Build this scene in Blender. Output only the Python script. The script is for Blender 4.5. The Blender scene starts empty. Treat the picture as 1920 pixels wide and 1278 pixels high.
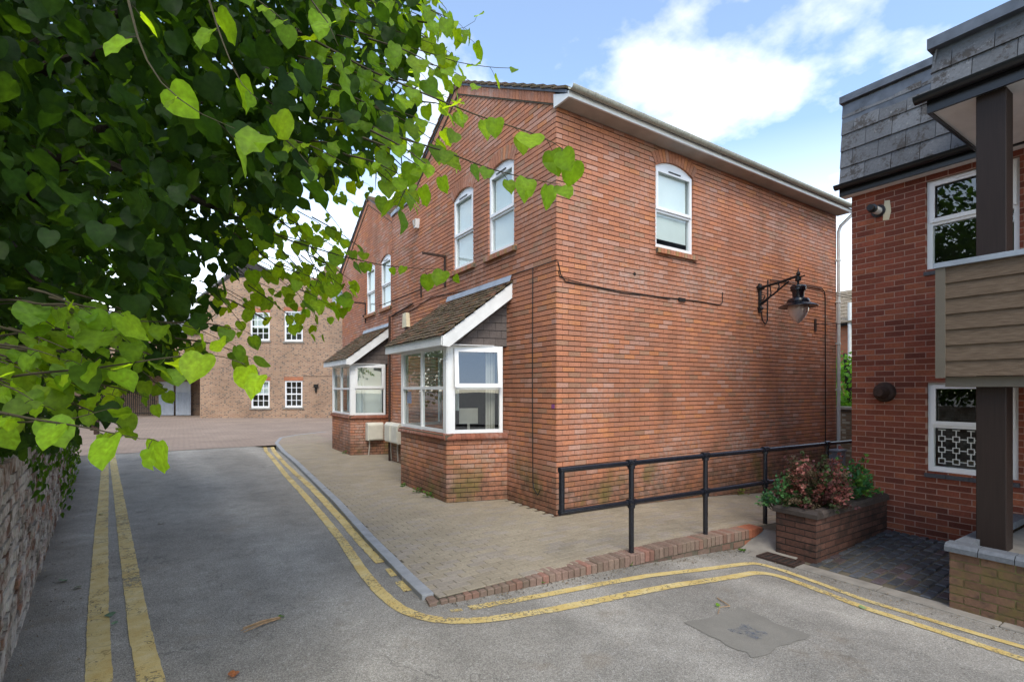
import bpy, math, random
from mathutils import Vector, Matrix, noise as mnoise
R = math.radians
random.seed(7)
sc = bpy.context.scene
col = sc.collection

# ------------------------------------------------------------------ camera
F, CX, HZ = 945.0, 960.0, 730.0            # focal length in pixels of the 1920 px photograph, horizon row
TH = math.atan2(1440, 945)
FW = (math.cos(TH), math.sin(TH)); RT = (math.sin(TH), -math.cos(TH))
EYE = (966 - HZ) / 133.0
CAM = (-((1043 - CX) / 133.0 * RT[0] + F / 133.0 * FW[0]), -((1043 - CX) / 133.0 * RT[1] + F / 133.0 * FW[1]), EYE)
cd = bpy.data.cameras.new('camera'); cam = bpy.data.objects.new('camera', cd); col.objects.link(cam)
cam.location = CAM
cam.rotation_euler = (R(90), 0, math.atan2(FW[1], FW[0]) - R(90))
cd.sensor_width = 36; cd.lens = 36 * F / 1920.0; cd.shift_y = (HZ - 639.0) / 1920.0
cd.clip_start = 0.05; cd.clip_end = 2000
sc.camera = cam

# ------------------------------------------------------------------ light
SUN_AZ, SUN_EL = math.atan2(-0.85, -0.36), R(50)    # where the sun stands, seen from the scene
wd = bpy.data.worlds.new('World'); sc.world = wd; wd.use_nodes = True
nt = wd.node_tree; nt.nodes.clear()
def N(t, typ, **kw):
    n = t.nodes.new(typ)
    for k, v in kw.items(): setattr(n, k, v)
    return n
wo = N(nt, 'ShaderNodeOutputWorld'); bg = N(nt, 'ShaderNodeBackground'); bg.inputs[1].default_value = 0.15
sk = N(nt, 'ShaderNodeTexSky', sky_type='NISHITA'); sk.sun_disc = False
sk.sun_elevation = SUN_EL; sk.sun_rotation = R(90) - SUN_AZ; sk.air_density = 1.0; sk.dust_density = 0.6; sk.ozone_density = 2.0
tc = N(nt, 'ShaderNodeTexCoord'); sep = N(nt, 'ShaderNodeSeparateXYZ'); nt.links.new(tc.outputs['Generated'], sep.inputs[0])
def wm(op, a, b):
    n = N(nt, 'ShaderNodeMath', operation=op)
    for i, v in enumerate((a, b)):
        if isinstance(v, (int, float)): n.inputs[i].default_value = v
        else: nt.links.new(v, n.inputs[i])
    return n.outputs[0]
dz = wm('ADD', wm('MAXIMUM', sep.outputs[2], 0.0), 0.22)
cmb = N(nt, 'ShaderNodeCombineXYZ')
nt.links.new(wm('DIVIDE', sep.outputs[0], dz), cmb.inputs[0]); nt.links.new(wm('DIVIDE', sep.outputs[1], dz), cmb.inputs[1])
mp = N(nt, 'ShaderNodeMapping'); mp.inputs['Location'].default_value = (0.0, 0.0, 0); nt.links.new(cmb.outputs[0], mp.inputs[0])
n1 = N(nt, 'ShaderNodeTexNoise'); n1.inputs['Scale'].default_value = 2.1; n1.inputs['Detail'].default_value = 7; n1.inputs['Roughness'].default_value = 0.55
nt.links.new(mp.outputs[0], n1.inputs['Vector'])
rp = N(nt, 'ShaderNodeValToRGB'); rp.color_ramp.elements[0].position = 0.48; rp.color_ramp.elements[1].position = 0.84
nt.links.new(n1.outputs[0], rp.inputs[0])
hz = N(nt, 'ShaderNodeValToRGB'); hz.color_ramp.elements[0].position = 0.0; hz.color_ramp.elements[1].position = 0.42
hz.color_ramp.elements[0].color = (0.75, 0.75, 0.75, 1); hz.color_ramp.elements[1].color = (0, 0, 0, 1)
nt.links.new(sep.outputs[2], hz.inputs[0])
cl = wm('ADD', wm('MULTIPLY', wm('MAXIMUM', rp.outputs[0], hz.outputs[0]), 0.90), 0.05)
tint = N(nt, 'ShaderNodeMix', data_type='RGBA', blend_type='MULTIPLY'); tint.inputs[0].default_value = 1.0
nt.links.new(sk.outputs[0], tint.inputs[6]); tint.inputs[7].default_value = (0.435, 0.505, 0.53, 1)
mx = N(nt, 'ShaderNodeMix', data_type='RGBA'); nt.links.new(wm('MULTIPLY', cl, 0.76), mx.inputs[0])
nt.links.new(tint.outputs[2], mx.inputs[6]); mx.inputs[7].default_value = (6.4, 5.75, 4.75, 1)
nt.links.new(mx.outputs[2], bg.inputs[0]); nt.links.new(bg.outputs[0], wo.inputs[0])
sl = bpy.data.lights.new('sun', 'SUN'); sl.energy = 0.7; sl.angle = R(30); sl.color = (1, 0.90, 0.75)
so = bpy.data.objects.new('sun', sl); col.objects.link(so)
so.rotation_euler = Vector((-math.cos(SUN_AZ) * math.cos(SUN_EL), -math.sin(SUN_AZ) * math.cos(SUN_EL), -math.sin(SUN_EL))).to_track_quat('-Z', 'Y').to_euler()
sc.view_settings.view_transform = 'Standard'; sc.view_settings.look = 'None'; sc.view_settings.gamma = 1
sc.view_settings.exposure = 2.1
sc.render.engine = 'CYCLES'
sc.cycles.max_bounces = 8; sc.cycles.transparent_max_bounces = 16; sc.cycles.use_denoising = True

# ------------------------------------------------------------------ helpers
def ray(px, py):
    a = (px - CX) / F
    return Vector((FW[0] + RT[0] * a, FW[1] + RT[1] * a, (HZ - py) / F))
def at(px, py, Z): return Vector(CAM) + ray(px, py) * Z
def proj(p):
    v = (p[0] - CAM[0], p[1] - CAM[1]); z = v[0] * FW[0] + v[1] * FW[1]
    if z < 0.05: return None
    return (CX + F * (v[0] * RT[0] + v[1] * RT[1]) / z, HZ - F * (p[2] - CAM[2]) / z, z)
def interp(x, tab):
    if x <= tab[0][0]: return tab[0][1]
    for (a, b), (c, d) in zip(tab, tab[1:]):
        if x <= c: return b + (d - b) * (x - a) / (c - a)
    return tab[-1][1]
def zp(x, y=0): return 0.0 if x <= 0 else -0.01 * x - 0.0075 * min(x, 8) ** 2
def zr(x, y):
    b = interp(y, [(-1.7, -0.035), (0, -0.048), (3, -0.05), (8, -0.045), (12.2, -0.008), (60, -0.008)])
    a = interp(x, [(-2.9, -0.04), (-0.46, -0.105), (0.74, -0.18), (1.5, -0.235), (3, -0.27)])
    if y < -1.5 or x > -2.3: return min(a, b) if y > -1.5 and x <= -2.3 else a
    return b
def gpt(px, py, zf=zr):
    z = -0.1
    for _ in range(12):
        d = ray(px, py); t = (z - CAM[2]) / d.z
        p = Vector(CAM) + d * t; z = 0.5 * z + 0.5 * zf(p.x, p.y)
    return Vector((p.x, p.y, zf(p.x, p.y)))

class MB:
    def __init__(s): s.v = []; s.f = []; s.c = []; s.cur = (1, 1, 1)
    def add(s, vs, fs, c=None):
        o = len(s.v); s.v += [tuple(v) for v in vs]; s.c += [c or s.cur] * len(vs)
        s.f += [tuple(i + o for i in f) for f in fs]
    def hexa(s, p, c=None):            # 8 points: bottom ring then top ring
        s.add(p, [(3, 2, 1, 0), (4, 5, 6, 7), (0, 1, 5, 4), (1, 2, 6, 5), (2, 3, 7, 6), (3, 0, 4, 7)], c)
    def box(s, a, b, c=None):
        x0, y0, z0 = a; x1, y1, z1 = b
        s.hexa([(x0, y0, z0), (x1, y0, z0), (x1, y1, z0), (x0, y1, z0), (x0, y0, z1), (x1, y0, z1), (x1, y1, z1), (x0, y1, z1)], c)
    def fbox(s, fr, u0, u1, v0, v1, d0, d1, c=None):
        P = fr.P
        s.hexa([P(u0, v0, d0), P(u1, v0, d0), P(u1, v0, d1), P(u0, v0, d1), P(u0, v1, d0), P(u1, v1, d0), P(u1, v1, d1), P(u0, v1, d1)], c)
    def prism(s, pts, ext, c=None):     # polygon of 3D points swept by a vector
        n = len(pts); e = Vector(ext)
        vs = [Vector(p) for p in pts]; vs += [p + e for p in vs]
        s.add(vs, [tuple(range(n))[::-1], tuple(range(n, 2 * n))] + [(i, (i + 1) % n, n + (i + 1) % n, n + i) for i in range(n)], c)
    def tube(s, pts, r, n=8, c=None, closed=False):
        pts = [Vector(p) for p in pts]; rs = r if isinstance(r, (list, tuple)) else [r] * len(pts)
        o = len(s.v); up = None
        for i, p in enumerate(pts):
            d = (pts[min(i + 1, len(pts) - 1)] - pts[max(i - 1, 0)]).normalized()
            if up is None: up = Vector((0, 0, 1)) if abs(d.z) < 0.9 else Vector((1, 0, 0))
            a = d.cross(up).normalized(); b = a.cross(d).normalized(); up = b
            for k in range(n):
                t = 2 * math.pi * k / n
                s.v.append(tuple(p + (a * math.cos(t) + b * math.sin(t)) * rs[i])); s.c.append(c or s.cur)
        for i in range(len(pts) - 1):
            for k in range(n):
                s.f.append((o + i * n + k, o + i * n + (k + 1) % n, o + (i + 1) * n + (k + 1) % n, o + (i + 1) * n + k))
        s.f.append(tuple(o + k for k in range(n))[::-1]); s.f.append(tuple(o + (len(pts) - 1) * n + k for k in range(n)))
    def lathe(s, prof, cen, n=24, c=None):
        o = len(s.v); cx, cy, cz = cen
        for r, z in prof:
            for k in range(n):
                t = 2 * math.pi * k / n
                s.v.append((cx + r * math.cos(t), cy + r * math.sin(t), cz + z)); s.c.append(c or s.cur)
        for i in range(len(prof) - 1):
            for k in range(n):
                s.f.append((o + i * n + k, o + i * n + (k + 1) % n, o + (i + 1) * n + (k + 1) % n, o + (i + 1) * n + k))
    def build(s, name, m, parent=None, smooth=False, **props):
        me = bpy.data.meshes.new(name); me.from_pydata(s.v, [], s.f); me.update()
        a = me.attributes.new('tone', 'FLOAT_COLOR', 'POINT')
        fl = []
        for c in s.c: fl += [c[0], c[1], c[2], 1.0]
        a.data.foreach_set('color', fl)
        if smooth:
            me.polygons.foreach_set('use_smooth', [True] * len(me.polygons))
            me.set_sharp_from_angle(angle=R(40))
        me.materials.append(M[m] if isinstance(m, str) else m)
        ob = bpy.data.objects.new(name, me); col.objects.link(ob)
        if parent: ob.parent = parent
        for k, v in props.items(): ob[k] = v
        return ob

class Fr:                                # a wall plane: u along, v up, d outwards
    def __init__(s, O, U, n): s.O = Vector(O); s.U = Vector(U).normalized(); s.n = Vector(n).normalized()
    def P(s, u, v, d=0.0): return s.O + s.U * u + Vector((0, 0, v)) + s.n * d

def thing(name, label, cat, loc=(0, 0, 0), group=None):
    o = bpy.data.objects.new(name, None); col.objects.link(o); o.empty_display_size = 0.2
    o['label'] = label; o['category'] = cat
    if group: o['group'] = group
    return o
def tag(o, label, cat, group=None):
    o['label'] = label; o['category'] = cat
    if group: o['group'] = group
    return o
def clip(poly, a, b, c):                 # keep a*u + b*v <= c
    out = []
    for i, p in enumerate(poly):
        q = poly[(i + 1) % len(poly)]
        dp = a * p[0] + b * p[1] - c; dq = a * q[0] + b * q[1] - c
        if dp <= 0: out.append(p)
        if (dp < 0 < dq) or (dq < 0 < dp):
            t = dp / (dp - dq); out.append((p[0] + (q[0] - p[0]) * t, p[1] + (q[1] - p[1]) * t))
    return out
def parea(poly): return abs(sum(p[0] * q[1] - q[0] * p[1] for p, q in zip(poly, poly[1:] + poly[:1]))) / 2
def minus(rects, op):
    out = []
    for (a, b, c, d) in rects:
        e, f, g, h = op
        if e >= b or f <= a or g >= d or h <= c: out.append((a, b, c, d)); continue
        if e > a: out.append((a, e, c, d))
        if f < b: out.append((f, b, c, d))
        m0, m1 = max(a, e), min(b, f)
        if g > c: out.append((m0, m1, c, g))
        if h < d: out.append((m0, m1, h, d))
    return out
def rectpoly(r): return [(r[0], r[2]), (r[1], r[2]), (r[1], r[3]), (r[0], r[3])]
def lay(u0, u1, v0, v1, half=(), ops=(), bl=0.225, ch=0.075, bed=0.0135, perp=0.007, phase=0.0, vbase=0.0, jit=0.0):
    """brick outlines (u, v) of a stretcher bond, clipped to half planes and openings"""
    out = []
    k0 = math.floor((v0 - vbase) / ch); k1 = math.ceil((v1 - vbase) / ch)
    for k in range(k0, k1):
        a = vbase + k * ch; c, d = max(a + bed / 2, v0), min(a + ch - bed / 2, v1)
        if d - c < 0.006: continue
        off = phase + (bl / 2 if k % 2 else 0)
        i = math.floor((u0 - off) / bl) - 1
        while off + i * bl < u1:
            a0, a1 = max(off + i * bl + perp / 2, u0), min(off + (i + 1) * bl - perp / 2, u1); i += 1
            if a1 - a0 < 0.012: continue
            rs = [(a0, a1, c, d)]
            for o in ops: rs = minus(rs, o)
            for r in rs:
                if r[1] - r[0] < 0.01 or r[3] - r[2] < 0.006: continue
                p = rectpoly(r)
                for h in half:
                    p = clip(p, *h)
                    if len(p) < 3: break
                if len(p) >= 3 and parea(p) > 0.0004: out.append(p)
    return out
def emit(fr, polys, mat, parent, colf, n=300, depth=0.1, name='brick', restname='brickwork', jit=0.0015):
    """the n outlines that show largest become bricks of their own, the rest one brickwork mesh"""
    sc_ = []
    for i, p in enumerate(polys):
        q = [proj(fr.P(u, v)) for u, v in p]
        if any(x is None for x in q): sc_.append((0, i)); continue
        cx = sum(x[0] for x in q) / len(q); cy = sum(x[1] for x in q) / len(q)
        ok = 0 < cx < 1920 and 0 < cy < 1278
        sc_.append((parea([x[:2] for x in q]) if ok else 0, i))
    big = set(i for s_, i in sorted(sc_, reverse=True)[:n] if s_ > 40)
    rest = MB()
    for i, p in enumerate(polys):
        m = len(p); c = colf(p[0][0], p[0][1]); dd = random.uniform(-jit, jit)
        mb = MB() if i in big else rest
        tw = random.uniform(-jit, jit)
        vs = [fr.P(u, v, dd + (tw if j % 2 else -tw) * 0.4) for j, (u, v) in enumerate(p)] + [fr.P(u, v, -depth) for u, v in p]
        mb.add(vs, [tuple(range(m))] + [(j, m + j, m + (j + 1) % m, (j + 1) % m) for j in range(m)], c)
        if i in big: mb.build(name, mat, parent)
    if rest.v: rest.build(restname, mat, parent, kind='stuff')
def sheet(mb, fr, u0, u1, v0, v1, d, half=(), ops=()):
    rs = [(u0, u1, v0, v1)]
    for o in ops: rs = minus(rs, o)
    for r in rs:
        p = rectpoly(r)
        for h in half:
            p = clip(p, *h)
            if len(p) < 3: break
        if len(p) >= 3: mb.add([fr.P(u, v, d) for u, v in p], [tuple(range(len(p)))])

# ------------------------------------------------------------------ materials
M = {}
def mat(name, build):
    m = bpy.data.materials.new(name); m.use_nodes = True; t = m.node_tree; t.nodes.clear()
    out = N(t, 'ShaderNodeOutputMaterial'); M[name] = m; build(t, out); return m
def lk(t, a, b): t.links.new(a, b)
def noise(t, scale, detail=4, rough=0.55, vec=None, stretch=None):
    n = N(t, 'ShaderNodeTexNoise'); n.inputs['Scale'].default_value = scale; n.inputs['Detail'].default_value = detail; n.inputs['Roughness'].default_value = rough
    g = N(t, 'ShaderNodeNewGeometry') if vec is None else None
    v = g.outputs['Position'] if g else vec
    if stretch:
        m = N(t, 'ShaderNodeMapping'); m.inputs['Scale'].default_value = stretch; lk(t, v, m.inputs[0]); v = m.outputs[0]
    lk(t, v, n.inputs['Vector']); return n.outputs[0]
def ramp(t, fac, stops):
    r = N(t, 'ShaderNodeValToRGB'); e = r.color_ramp.elements
    while len(e) < len(stops): e.new(0.5)
    for x, (p, c) in zip(e, stops):
        x.position = p; x.color = (*c, 1) if isinstance(c, tuple) else (c, c, c, 1)
    lk(t, fac, r.inputs[0]); return r.outputs[0]
def mixc(t, fac, a, b, mode='MIX'):
    m = N(t, 'ShaderNodeMix', data_type='RGBA', blend_type=mode)
    for i, v in ((0, fac), (6, a), (7, b)):
        if isinstance(v, (int, float)): m.inputs[i].default_value = v
        elif isinstance(v, tuple): m.inputs[i].default_value = (*v, 1)
        else: lk(t, v, m.inputs[i])
    return m.outputs[2]
def mth(t, op, a, b=0.0):
    n = N(t, 'ShaderNodeMath', operation=op, use_clamp=False)
    for i, v in enumerate((a, b)):
        if isinstance(v, (int, float)): n.inputs[i].default_value = v
        else: lk(t, v, n.inputs[i])
    return n.outputs[0]
def posz(t, ax=2):
    g = N(t, 'ShaderNodeNewGeometry'); s = N(t, 'ShaderNodeSeparateXYZ'); lk(t, g.outputs['Position'], s.inputs[0]); return s.outputs[ax]
def tone(t):
    a = N(t, 'ShaderNodeAttribute'); a.attribute_name = 'tone'; return a.outputs['Color']
def bump(t, h, strength, dist):
    b = N(t, 'ShaderNodeBump'); b.inputs['Strength'].default_value = strength; b.inputs['Distance'].default_value = dist; lk(t, h, b.inputs['Height']); return b.outputs[0]
def pbr(t, out, c, rough=0.8, nrm=None, metal=0.0, spec=0.3, coat=0.0):
    p = N(t, 'ShaderNodeBsdfPrincipled')
    for k, v in (('Base Color', c), ('Roughness', rough), ('Metallic', metal), ('Specular IOR Level', spec), ('Coat Weight', coat)):
        if isinstance(v, tuple): p.inputs[k].default_value = (*v, 1)
        elif isinstance(v, (int, float)): p.inputs[k].default_value = v
        else: lk(t, v, p.inputs[k])
    if nrm: lk(t, nrm, p.inputs['Normal'])
    lk(t, p.outputs[0], out.inputs[0]); return p
def simple(name, c, rough=0.6, var=0.15, nscale=6, bs=0.15, bd=0.003, metal=0.0, spec=0.3, fine=80, coat=0.0, stretch=None):
    def b(t, out):
        n = noise(t, nscale, 5, stretch=stretch); f = noise(t, fine, 3, stretch=stretch)
        cc = mixc(t, 1.0, c, ramp(t, n, [(0.25, 1 - var), (0.75, 1 + var)]), 'MULTIPLY')
        pbr(t, out, cc, rough, bump(t, f, bs, bd), metal, spec, coat)
    mat(name, b)
def tonemat(name, rough=0.85, stain=None, bs=0.5, bd=0.004, fine=120, spec=0.2, var=0.22):
    def b(t, out):
        n = noise(t, 40, 5); f = noise(t, fine, 4, 0.65)
        c = mixc(t, 1.0, tone(t), ramp(t, n, [(0.25, 1 - var), (0.75, 1 + var)]), 'MULTIPLY')
        if stain: c = stain(t, c)
        pbr(t, out, c, rough, bump(t, f, bs, bd), 0, spec)
    mat(name, b)
def house_stain(t, c):
    # pale salt bloom in patches, soot and algae in blotches near the ground where rain splashes
    w = ramp(t, mth(t, 'MULTIPLY', ramp(t, noise(t, 0.75, 6, 0.6), [(0.48, 0.0), (0.70, 0.6)]), ramp(t, noise(t, 14, 3), [(0.4, 0.15), (0.6, 1.0)])), [(0, 0.0), (1, 1.0)])
    c = mixc(t, w, c, (0.50, 0.39, 0.34))
    z = posz(t)
    low = mth(t, 'ADD', z, mth(t, 'MULTIPLY', noise(t, 2.3, 5, 0.65), -1.5))
    d = ramp(t, mth(t, 'ADD', low, 0.55), [(0.0, 0.75), (0.55, 0.0)])
    c = mixc(t, mth(t, 'MULTIPLY', d, ramp(t, noise(t, 9, 4, 0.6), [(0.35, 0.45), (0.6, 1.0)])), c, (0.085, 0.062, 0.045))
    g = mth(t, 'MULTIPLY', ramp(t, noise(t, 1.7, 4, 0.6, stretch=(1, 1, 0.7)), [(0.54, 0.0), (0.66, 0.6)]), ramp(t, z, [(0.25, 1.0), (0.95, 0.0)]))
    c = mixc(t, g, c, (0.15, 0.14, 0.035))
    s = ramp(t, noise(t, 1.1, 5, 0.6, stretch=(1.3, 1.3, 0.35)), [(0.5, 0.0), (0.75, 0.45)])
    return mixc(t, s, c, (0.16, 0.075, 0.045))
tonemat('brick', 0.85, house_stain)
def flats_stain(t, c):
    s = ramp(t, noise(t, 1.6, 5, 0.6), [(0.5, 0.0), (0.75, 0.5)])
    return mixc(t, s, c, (0.10, 0.035, 0.025))
tonemat('flats_brick', 0.8, flats_stain)
def moss_stain(t, c):
    g = ramp(t, noise(t, 5, 5, 0.65), [(0.48, 0.0), (0.64, 0.7)])
    c = mixc(t, g, c, (0.12, 0.10, 0.03))
    return mixc(t, ramp(t, noise(t, 9, 5, 0.7), [(0.5, 0.0), (0.7, 0.7)]), c, (0.045, 0.035, 0.028))
tonemat('moss_brick', 0.9, moss_stain)
tonemat('planter_brick', 0.9, lambda t, c: mixc(t, ramp(t, noise(t, 6, 5, 0.7), [(0.45, 0.0), (0.65, 0.8)]), c, (0.035, 0.027, 0.022)))
def old_stain(t, c):
    c = mixc(t, ramp(t, noise(t, 3.2, 6, 0.7), [(0.43, 0.0), (0.57, 0.85)]), c, (0.50, 0.47, 0.42))
    return mixc(t, ramp(t, noise(t, 6, 6, 0.7), [(0.52, 0.0), (0.66, 0.8)]), c, (0.06, 0.055, 0.035))
tonemat('old_brick', 0.95, old_stain, bs=1.0, bd=0.012, fine=45)
tonemat('paver', 0.9, lambda t, c: mixc(t, ramp(t, noise(t, 1.4, 6, 0.65), [(0.42, 0.0), (0.68, 0.4)]), c, (0.17, 0.142, 0.10)), bs=0.4, bd=0.003)
tonemat('tile', 0.9, lambda t, c: mixc(t, ramp(t, noise(t, 16, 5, 0.7), [(0.46, 0.0), (0.60, 0.85)]), c, (0.12, 0.10, 0.045)), bs=1.0, bd=0.01)
tonemat('slate', 0.6, lambda t, c: mixc(t, ramp(t, noise(t, 17, 6, 0.75), [(0.61, 0.0), (0.68, 0.6)]), mixc(t, ramp(t, noise(t, 3.6, 7, 0.8), [(0.51, 0.0), (0.57, 0.85)]), c, (0.035, 0.027, 0.02)), (0.33, 0.33, 0.32)), bs=0.4, bd=0.004, spec=0.4)
tonemat('cheek_slate', 0.7, None, bs=0.3, bd=0.003)
tonemat('sett', 0.5, lambda t, c: mixc(t, ramp(t, noise(t, 7, 5, 0.7), [(0.5, 0.0), (0.7, 0.6)]), c, (0.05, 0.05, 0.03)), bs=0.5, bd=0.004, spec=0.4)
tonemat('coping', 0.6, None, bs=0.3, bd=0.003)
simple('mortar_dark', (0.030, 0.022, 0.018), 0.95, 0.3, 12, 0.5, 0.004)
simple('mortar_pale', (0.37, 0.245, 0.195), 0.95, 0.2, 12, 0.5, 0.004)
simple('mortar_old', (0.26, 0.235, 0.195), 0.95, 0.4, 9, 1.0, 0.01)
simple('mortar_moss', (0.15, 0.13, 0.055), 0.95, 0.4, 12, 0.6, 0.005)
simple('joint', (0.10, 0.085, 0.06), 0.95, 0.35, 10, 0.4, 0.003)
simple('white_frame', (0.80, 0.81, 0.82), 0.32, 0.04, 3, 0.03, 0.001, spec=0.5)
simple('white_paint', (0.74, 0.745, 0.74), 0.5, 0.10, 5, 0.15, 0.001)
simple('soffit', (0.40, 0.37, 0.33), 0.6, 0.2, 3, 0.1, 0.001)
simple('gutter', (0.36, 0.36, 0.30), 0.6, 0.35, 9, 0.3, 0.002, stretch=(6, 6, 1))
simple('pipe_white', (0.62, 0.63, 0.60), 0.4, 0.10, 4, 0.05, 0.001)
simple('black_plastic', (0.012, 0.012, 0.014), 0.28, 0.2, 4, 0.05, 0.001, spec=0.5)
simple('black_paint', (0.010, 0.011, 0.016), 0.25, 0.3, 30, 0.12, 0.001, spec=0.55)
simple('iron', (0.014, 0.014, 0.015), 0.5, 0.3, 20, 0.2, 0.002)
simple('rust_iron', (0.045, 0.026, 0.02), 0.8, 0.4, 25, 0.4, 0.002)
simple('cable', (0.02, 0.018, 0.017), 0.6, 0.2, 10, 0.05, 0.001)
simple('lead', (0.30, 0.33, 0.37), 0.42, 0.3, 5, 0.2, 0.003, metal=0.3)
simple('lead_dark', (0.10, 0.115, 0.14), 0.5, 0.35, 6, 0.25, 0.003, metal=0.2)
simple('post_paint', (0.020, 0.012, 0.0095), 0.55, 0.25, 3, 0.25, 0.002, stretch=(30, 30, 1))
simple('meter_plastic', (0.62, 0.60, 0.52), 0.5, 0.10, 5, 0.05, 0.001)
simple('cream_plastic', (0.65, 0.58, 0.40), 0.45, 0.1, 9, 0.05, 0.001)
simple('kerb_stone', (0.27, 0.28, 0.29), 0.85, 0.2, 7, 0.4, 0.003)
simple('concrete', (0.23, 0.21, 0.18), 0.9, 0.3, 5, 0.5, 0.004)
simple('soil', (0.03, 0.022, 0.015), 1.0, 0.4, 20, 1.0, 0.02)
simple('bark', (0.035, 0.028, 0.020), 0.95, 0.4, 15, 1.0, 0.01)
simple('twig_bark', (0.05, 0.042, 0.022), 0.8, 0.3, 30, 0.3, 0.002)
simple('dead_wood', (0.34, 0.22, 0.12), 0.9, 0.3, 30, 0.4, 0.002)
simple('roof_far', (0.16, 0.16, 0.165), 0.7, 0.3, 4, 0.4, 0.01)
simple('pale_door', (0.42, 0.45, 0.50), 0.5, 0.1, 3, 0.05, 0.001)
simple('dark_void', (0.02, 0.018, 0.016), 0.9, 0.2, 3, 0.05, 0.001)
simple('room', (0.10, 0.09, 0.08), 0.9, 0.3, 2, 0.05, 0.001)
simple('blind', (0.82, 0.86, 0.85), 0.8, 0.05, 3, 0.05, 0.001)
simple('blue_paper', (0.10, 0.28, 0.60), 0.6, 0.05, 3, 0.02, 0.001)
simple('grey_metal', (0.22, 0.24, 0.27), 0.45, 0.1, 4, 0.05, 0.001)
simple('purple_ink', (0.25, 0.08, 0.22), 0.8, 0.3, 200, 0.1, 0.001)
def b_clad(t, out):
    n = noise(t, 9, 6, 0.6, stretch=(1, 1.0, 9)); f = noise(t, 22, 5, 0.7, stretch=(0.5, 0.35, 9))
    c = ramp(t, n, [(0.25, (0.078, 0.052, 0.033)), (0.5, (0.115, 0.081, 0.054)), (0.75, (0.16, 0.118, 0.082))])
    pbr(t, out, c, 0.75, bump(t, f, 0.9, 0.006), 0, 0.25)
mat('cladding', b_clad)
simple('clad_trim', (0.115, 0.098, 0.075), 0.7, 0.1, 5, 0.1, 0.001)
def b_asphalt(t, out):
    g = N(t, 'ShaderNodeNewGeometry')
    v = N(t, 'ShaderNodeTexVoronoi'); v.inputs['Scale'].default_value = 150; lk(t, g.outputs['Position'], v.inputs['Vector'])
    vr = N(t, 'ShaderNodeSeparateColor'); lk(t, v.outputs['Color'], vr.inputs[0])
    big = noise(t, 0.55, 6, 0.6); mid = noise(t, 4, 6, 0.65); fine = noise(t, 220, 3, 0.7)
    c = ramp(t, vr.outputs[0], [(0.0, (0.18, 0.168, 0.146)), (0.55, (0.29, 0.271, 0.236)), (0.9, (0.34, 0.318, 0.278)), (1.0, (0.42, 0.41, 0.38))])
    c = mixc(t, 1.0, c, ramp(t, big, [(0.3, 0.80), (0.7, 1.22)]), 'MULTIPLY')
    c = mixc(t, 1.0, c, ramp(t, mid, [(0.3, 0.82), (0.7, 1.12)]), 'MULTIPLY')
    c = mixc(t, 1.0, c, ramp(t, fine, [(0.3, 0.75), (0.7, 1.25)]), 'MULTIPLY')
    # silt and leaf mould along the wall side and the gutters
    x = posz(t, 0); y = posz(t, 1)
    e = mth(t, 'ADD', mth(t, 'ADD', x, mth(t, 'MULTIPLY', y, 0.085)), mth(t, 'MULTIPLY', noise(t, 1.6, 6, 0.7), 1.1))
    w = ramp(t, mth(t, 'ADD', e, 5.2), [(0.1, 0.7), (0.75, 0.0)])
    c = mixc(t, w, c, mixc(t, ramp(t, noise(t, 60, 4, 0.7), [(0.45, 0.0), (0.6, 1.0)]), (0.075, 0.068, 0.056), (0.17, 0.14, 0.10)))
    # polished tracks, a dark seam of repairs and hair cracks
    tr = ramp(t, mth(t, 'SINE', mth(t, 'ADD', mth(t, 'MULTIPLY', mth(t, 'ADD', x, mth(t, 'MULTIPLY', y, 0.085)), 3.6), mth(t, 'MULTIPLY', noise(t, 0.8, 4), 2.5))), [(0.1, 0.90), (0.9, 1.12)])
    c = mixc(t, 1.0, c, tr, 'MULTIPLY')
    vc = N(t, 'ShaderNodeTexVoronoi', feature='DISTANCE_TO_EDGE'); vc.inputs['Scale'].default_value = 0.55
    nw = N(t, 'ShaderNodeTexNoise'); nw.inputs['Scale'].default_value = 2.5; nw.inputs['Detail'].default_value = 6; lk(t, g.outputs['Position'], nw.inputs['Vector'])
    vs_ = N(t, 'ShaderNodeVectorMath', operation='ADD'); lk(t, g.outputs['Position'], vs_.inputs[0]); lk(t, nw.outputs['Color'], vs_.inputs[1]); lk(t, vs_.outputs[0], vc.inputs['Vector'])
    ck = mth(t, 'MULTIPLY', ramp(t, vc.outputs['Distance'], [(0.002, 0.4), (0.006, 0.0)]), ramp(t, noise(t, 0.9, 4), [(0.5, 0.0), (0.56, 1.0)]))
    c = mixc(t, ck, c, (0.05, 0.047, 0.042))
    oil = ramp(t, noise(t, 1.1, 5, 0.6, stretch=(1, 0.6, 1)), [(0.60, 0.0), (0.70, 0.35)])
    c = mixc(t, oil, c, (0.085, 0.083, 0.08))
    br = ramp(t, noise(t, 2.2, 6, 0.7), [(0.58, 0.0), (0.72, 0.5)])
    c = mixc(t, br, c, (0.17, 0.135, 0.095))
    pbr(t, out, c, 0.85, bump(t, v.outputs['Distance'], 0.6, 0.006), 0, 0.25)
mat('asphalt', b_asphalt)
def b_patch(t, out):
    fine = noise(t, 150, 4, 0.7); big = noise(t, 3, 5, 0.6)
    c = ramp(t, fine, [(0.3, (0.145, 0.136, 0.117)), (0.7, (0.225, 0.212, 0.183))])
    pbr(t, out, mixc(t, 1.0, c, ramp(t, big, [(0.3, 0.85), (0.7, 1.15)]), 'MULTIPLY'), 0.85, bump(t, fine, 0.3, 0.003), 0, 0.25)
mat('patch', b_patch)
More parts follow.
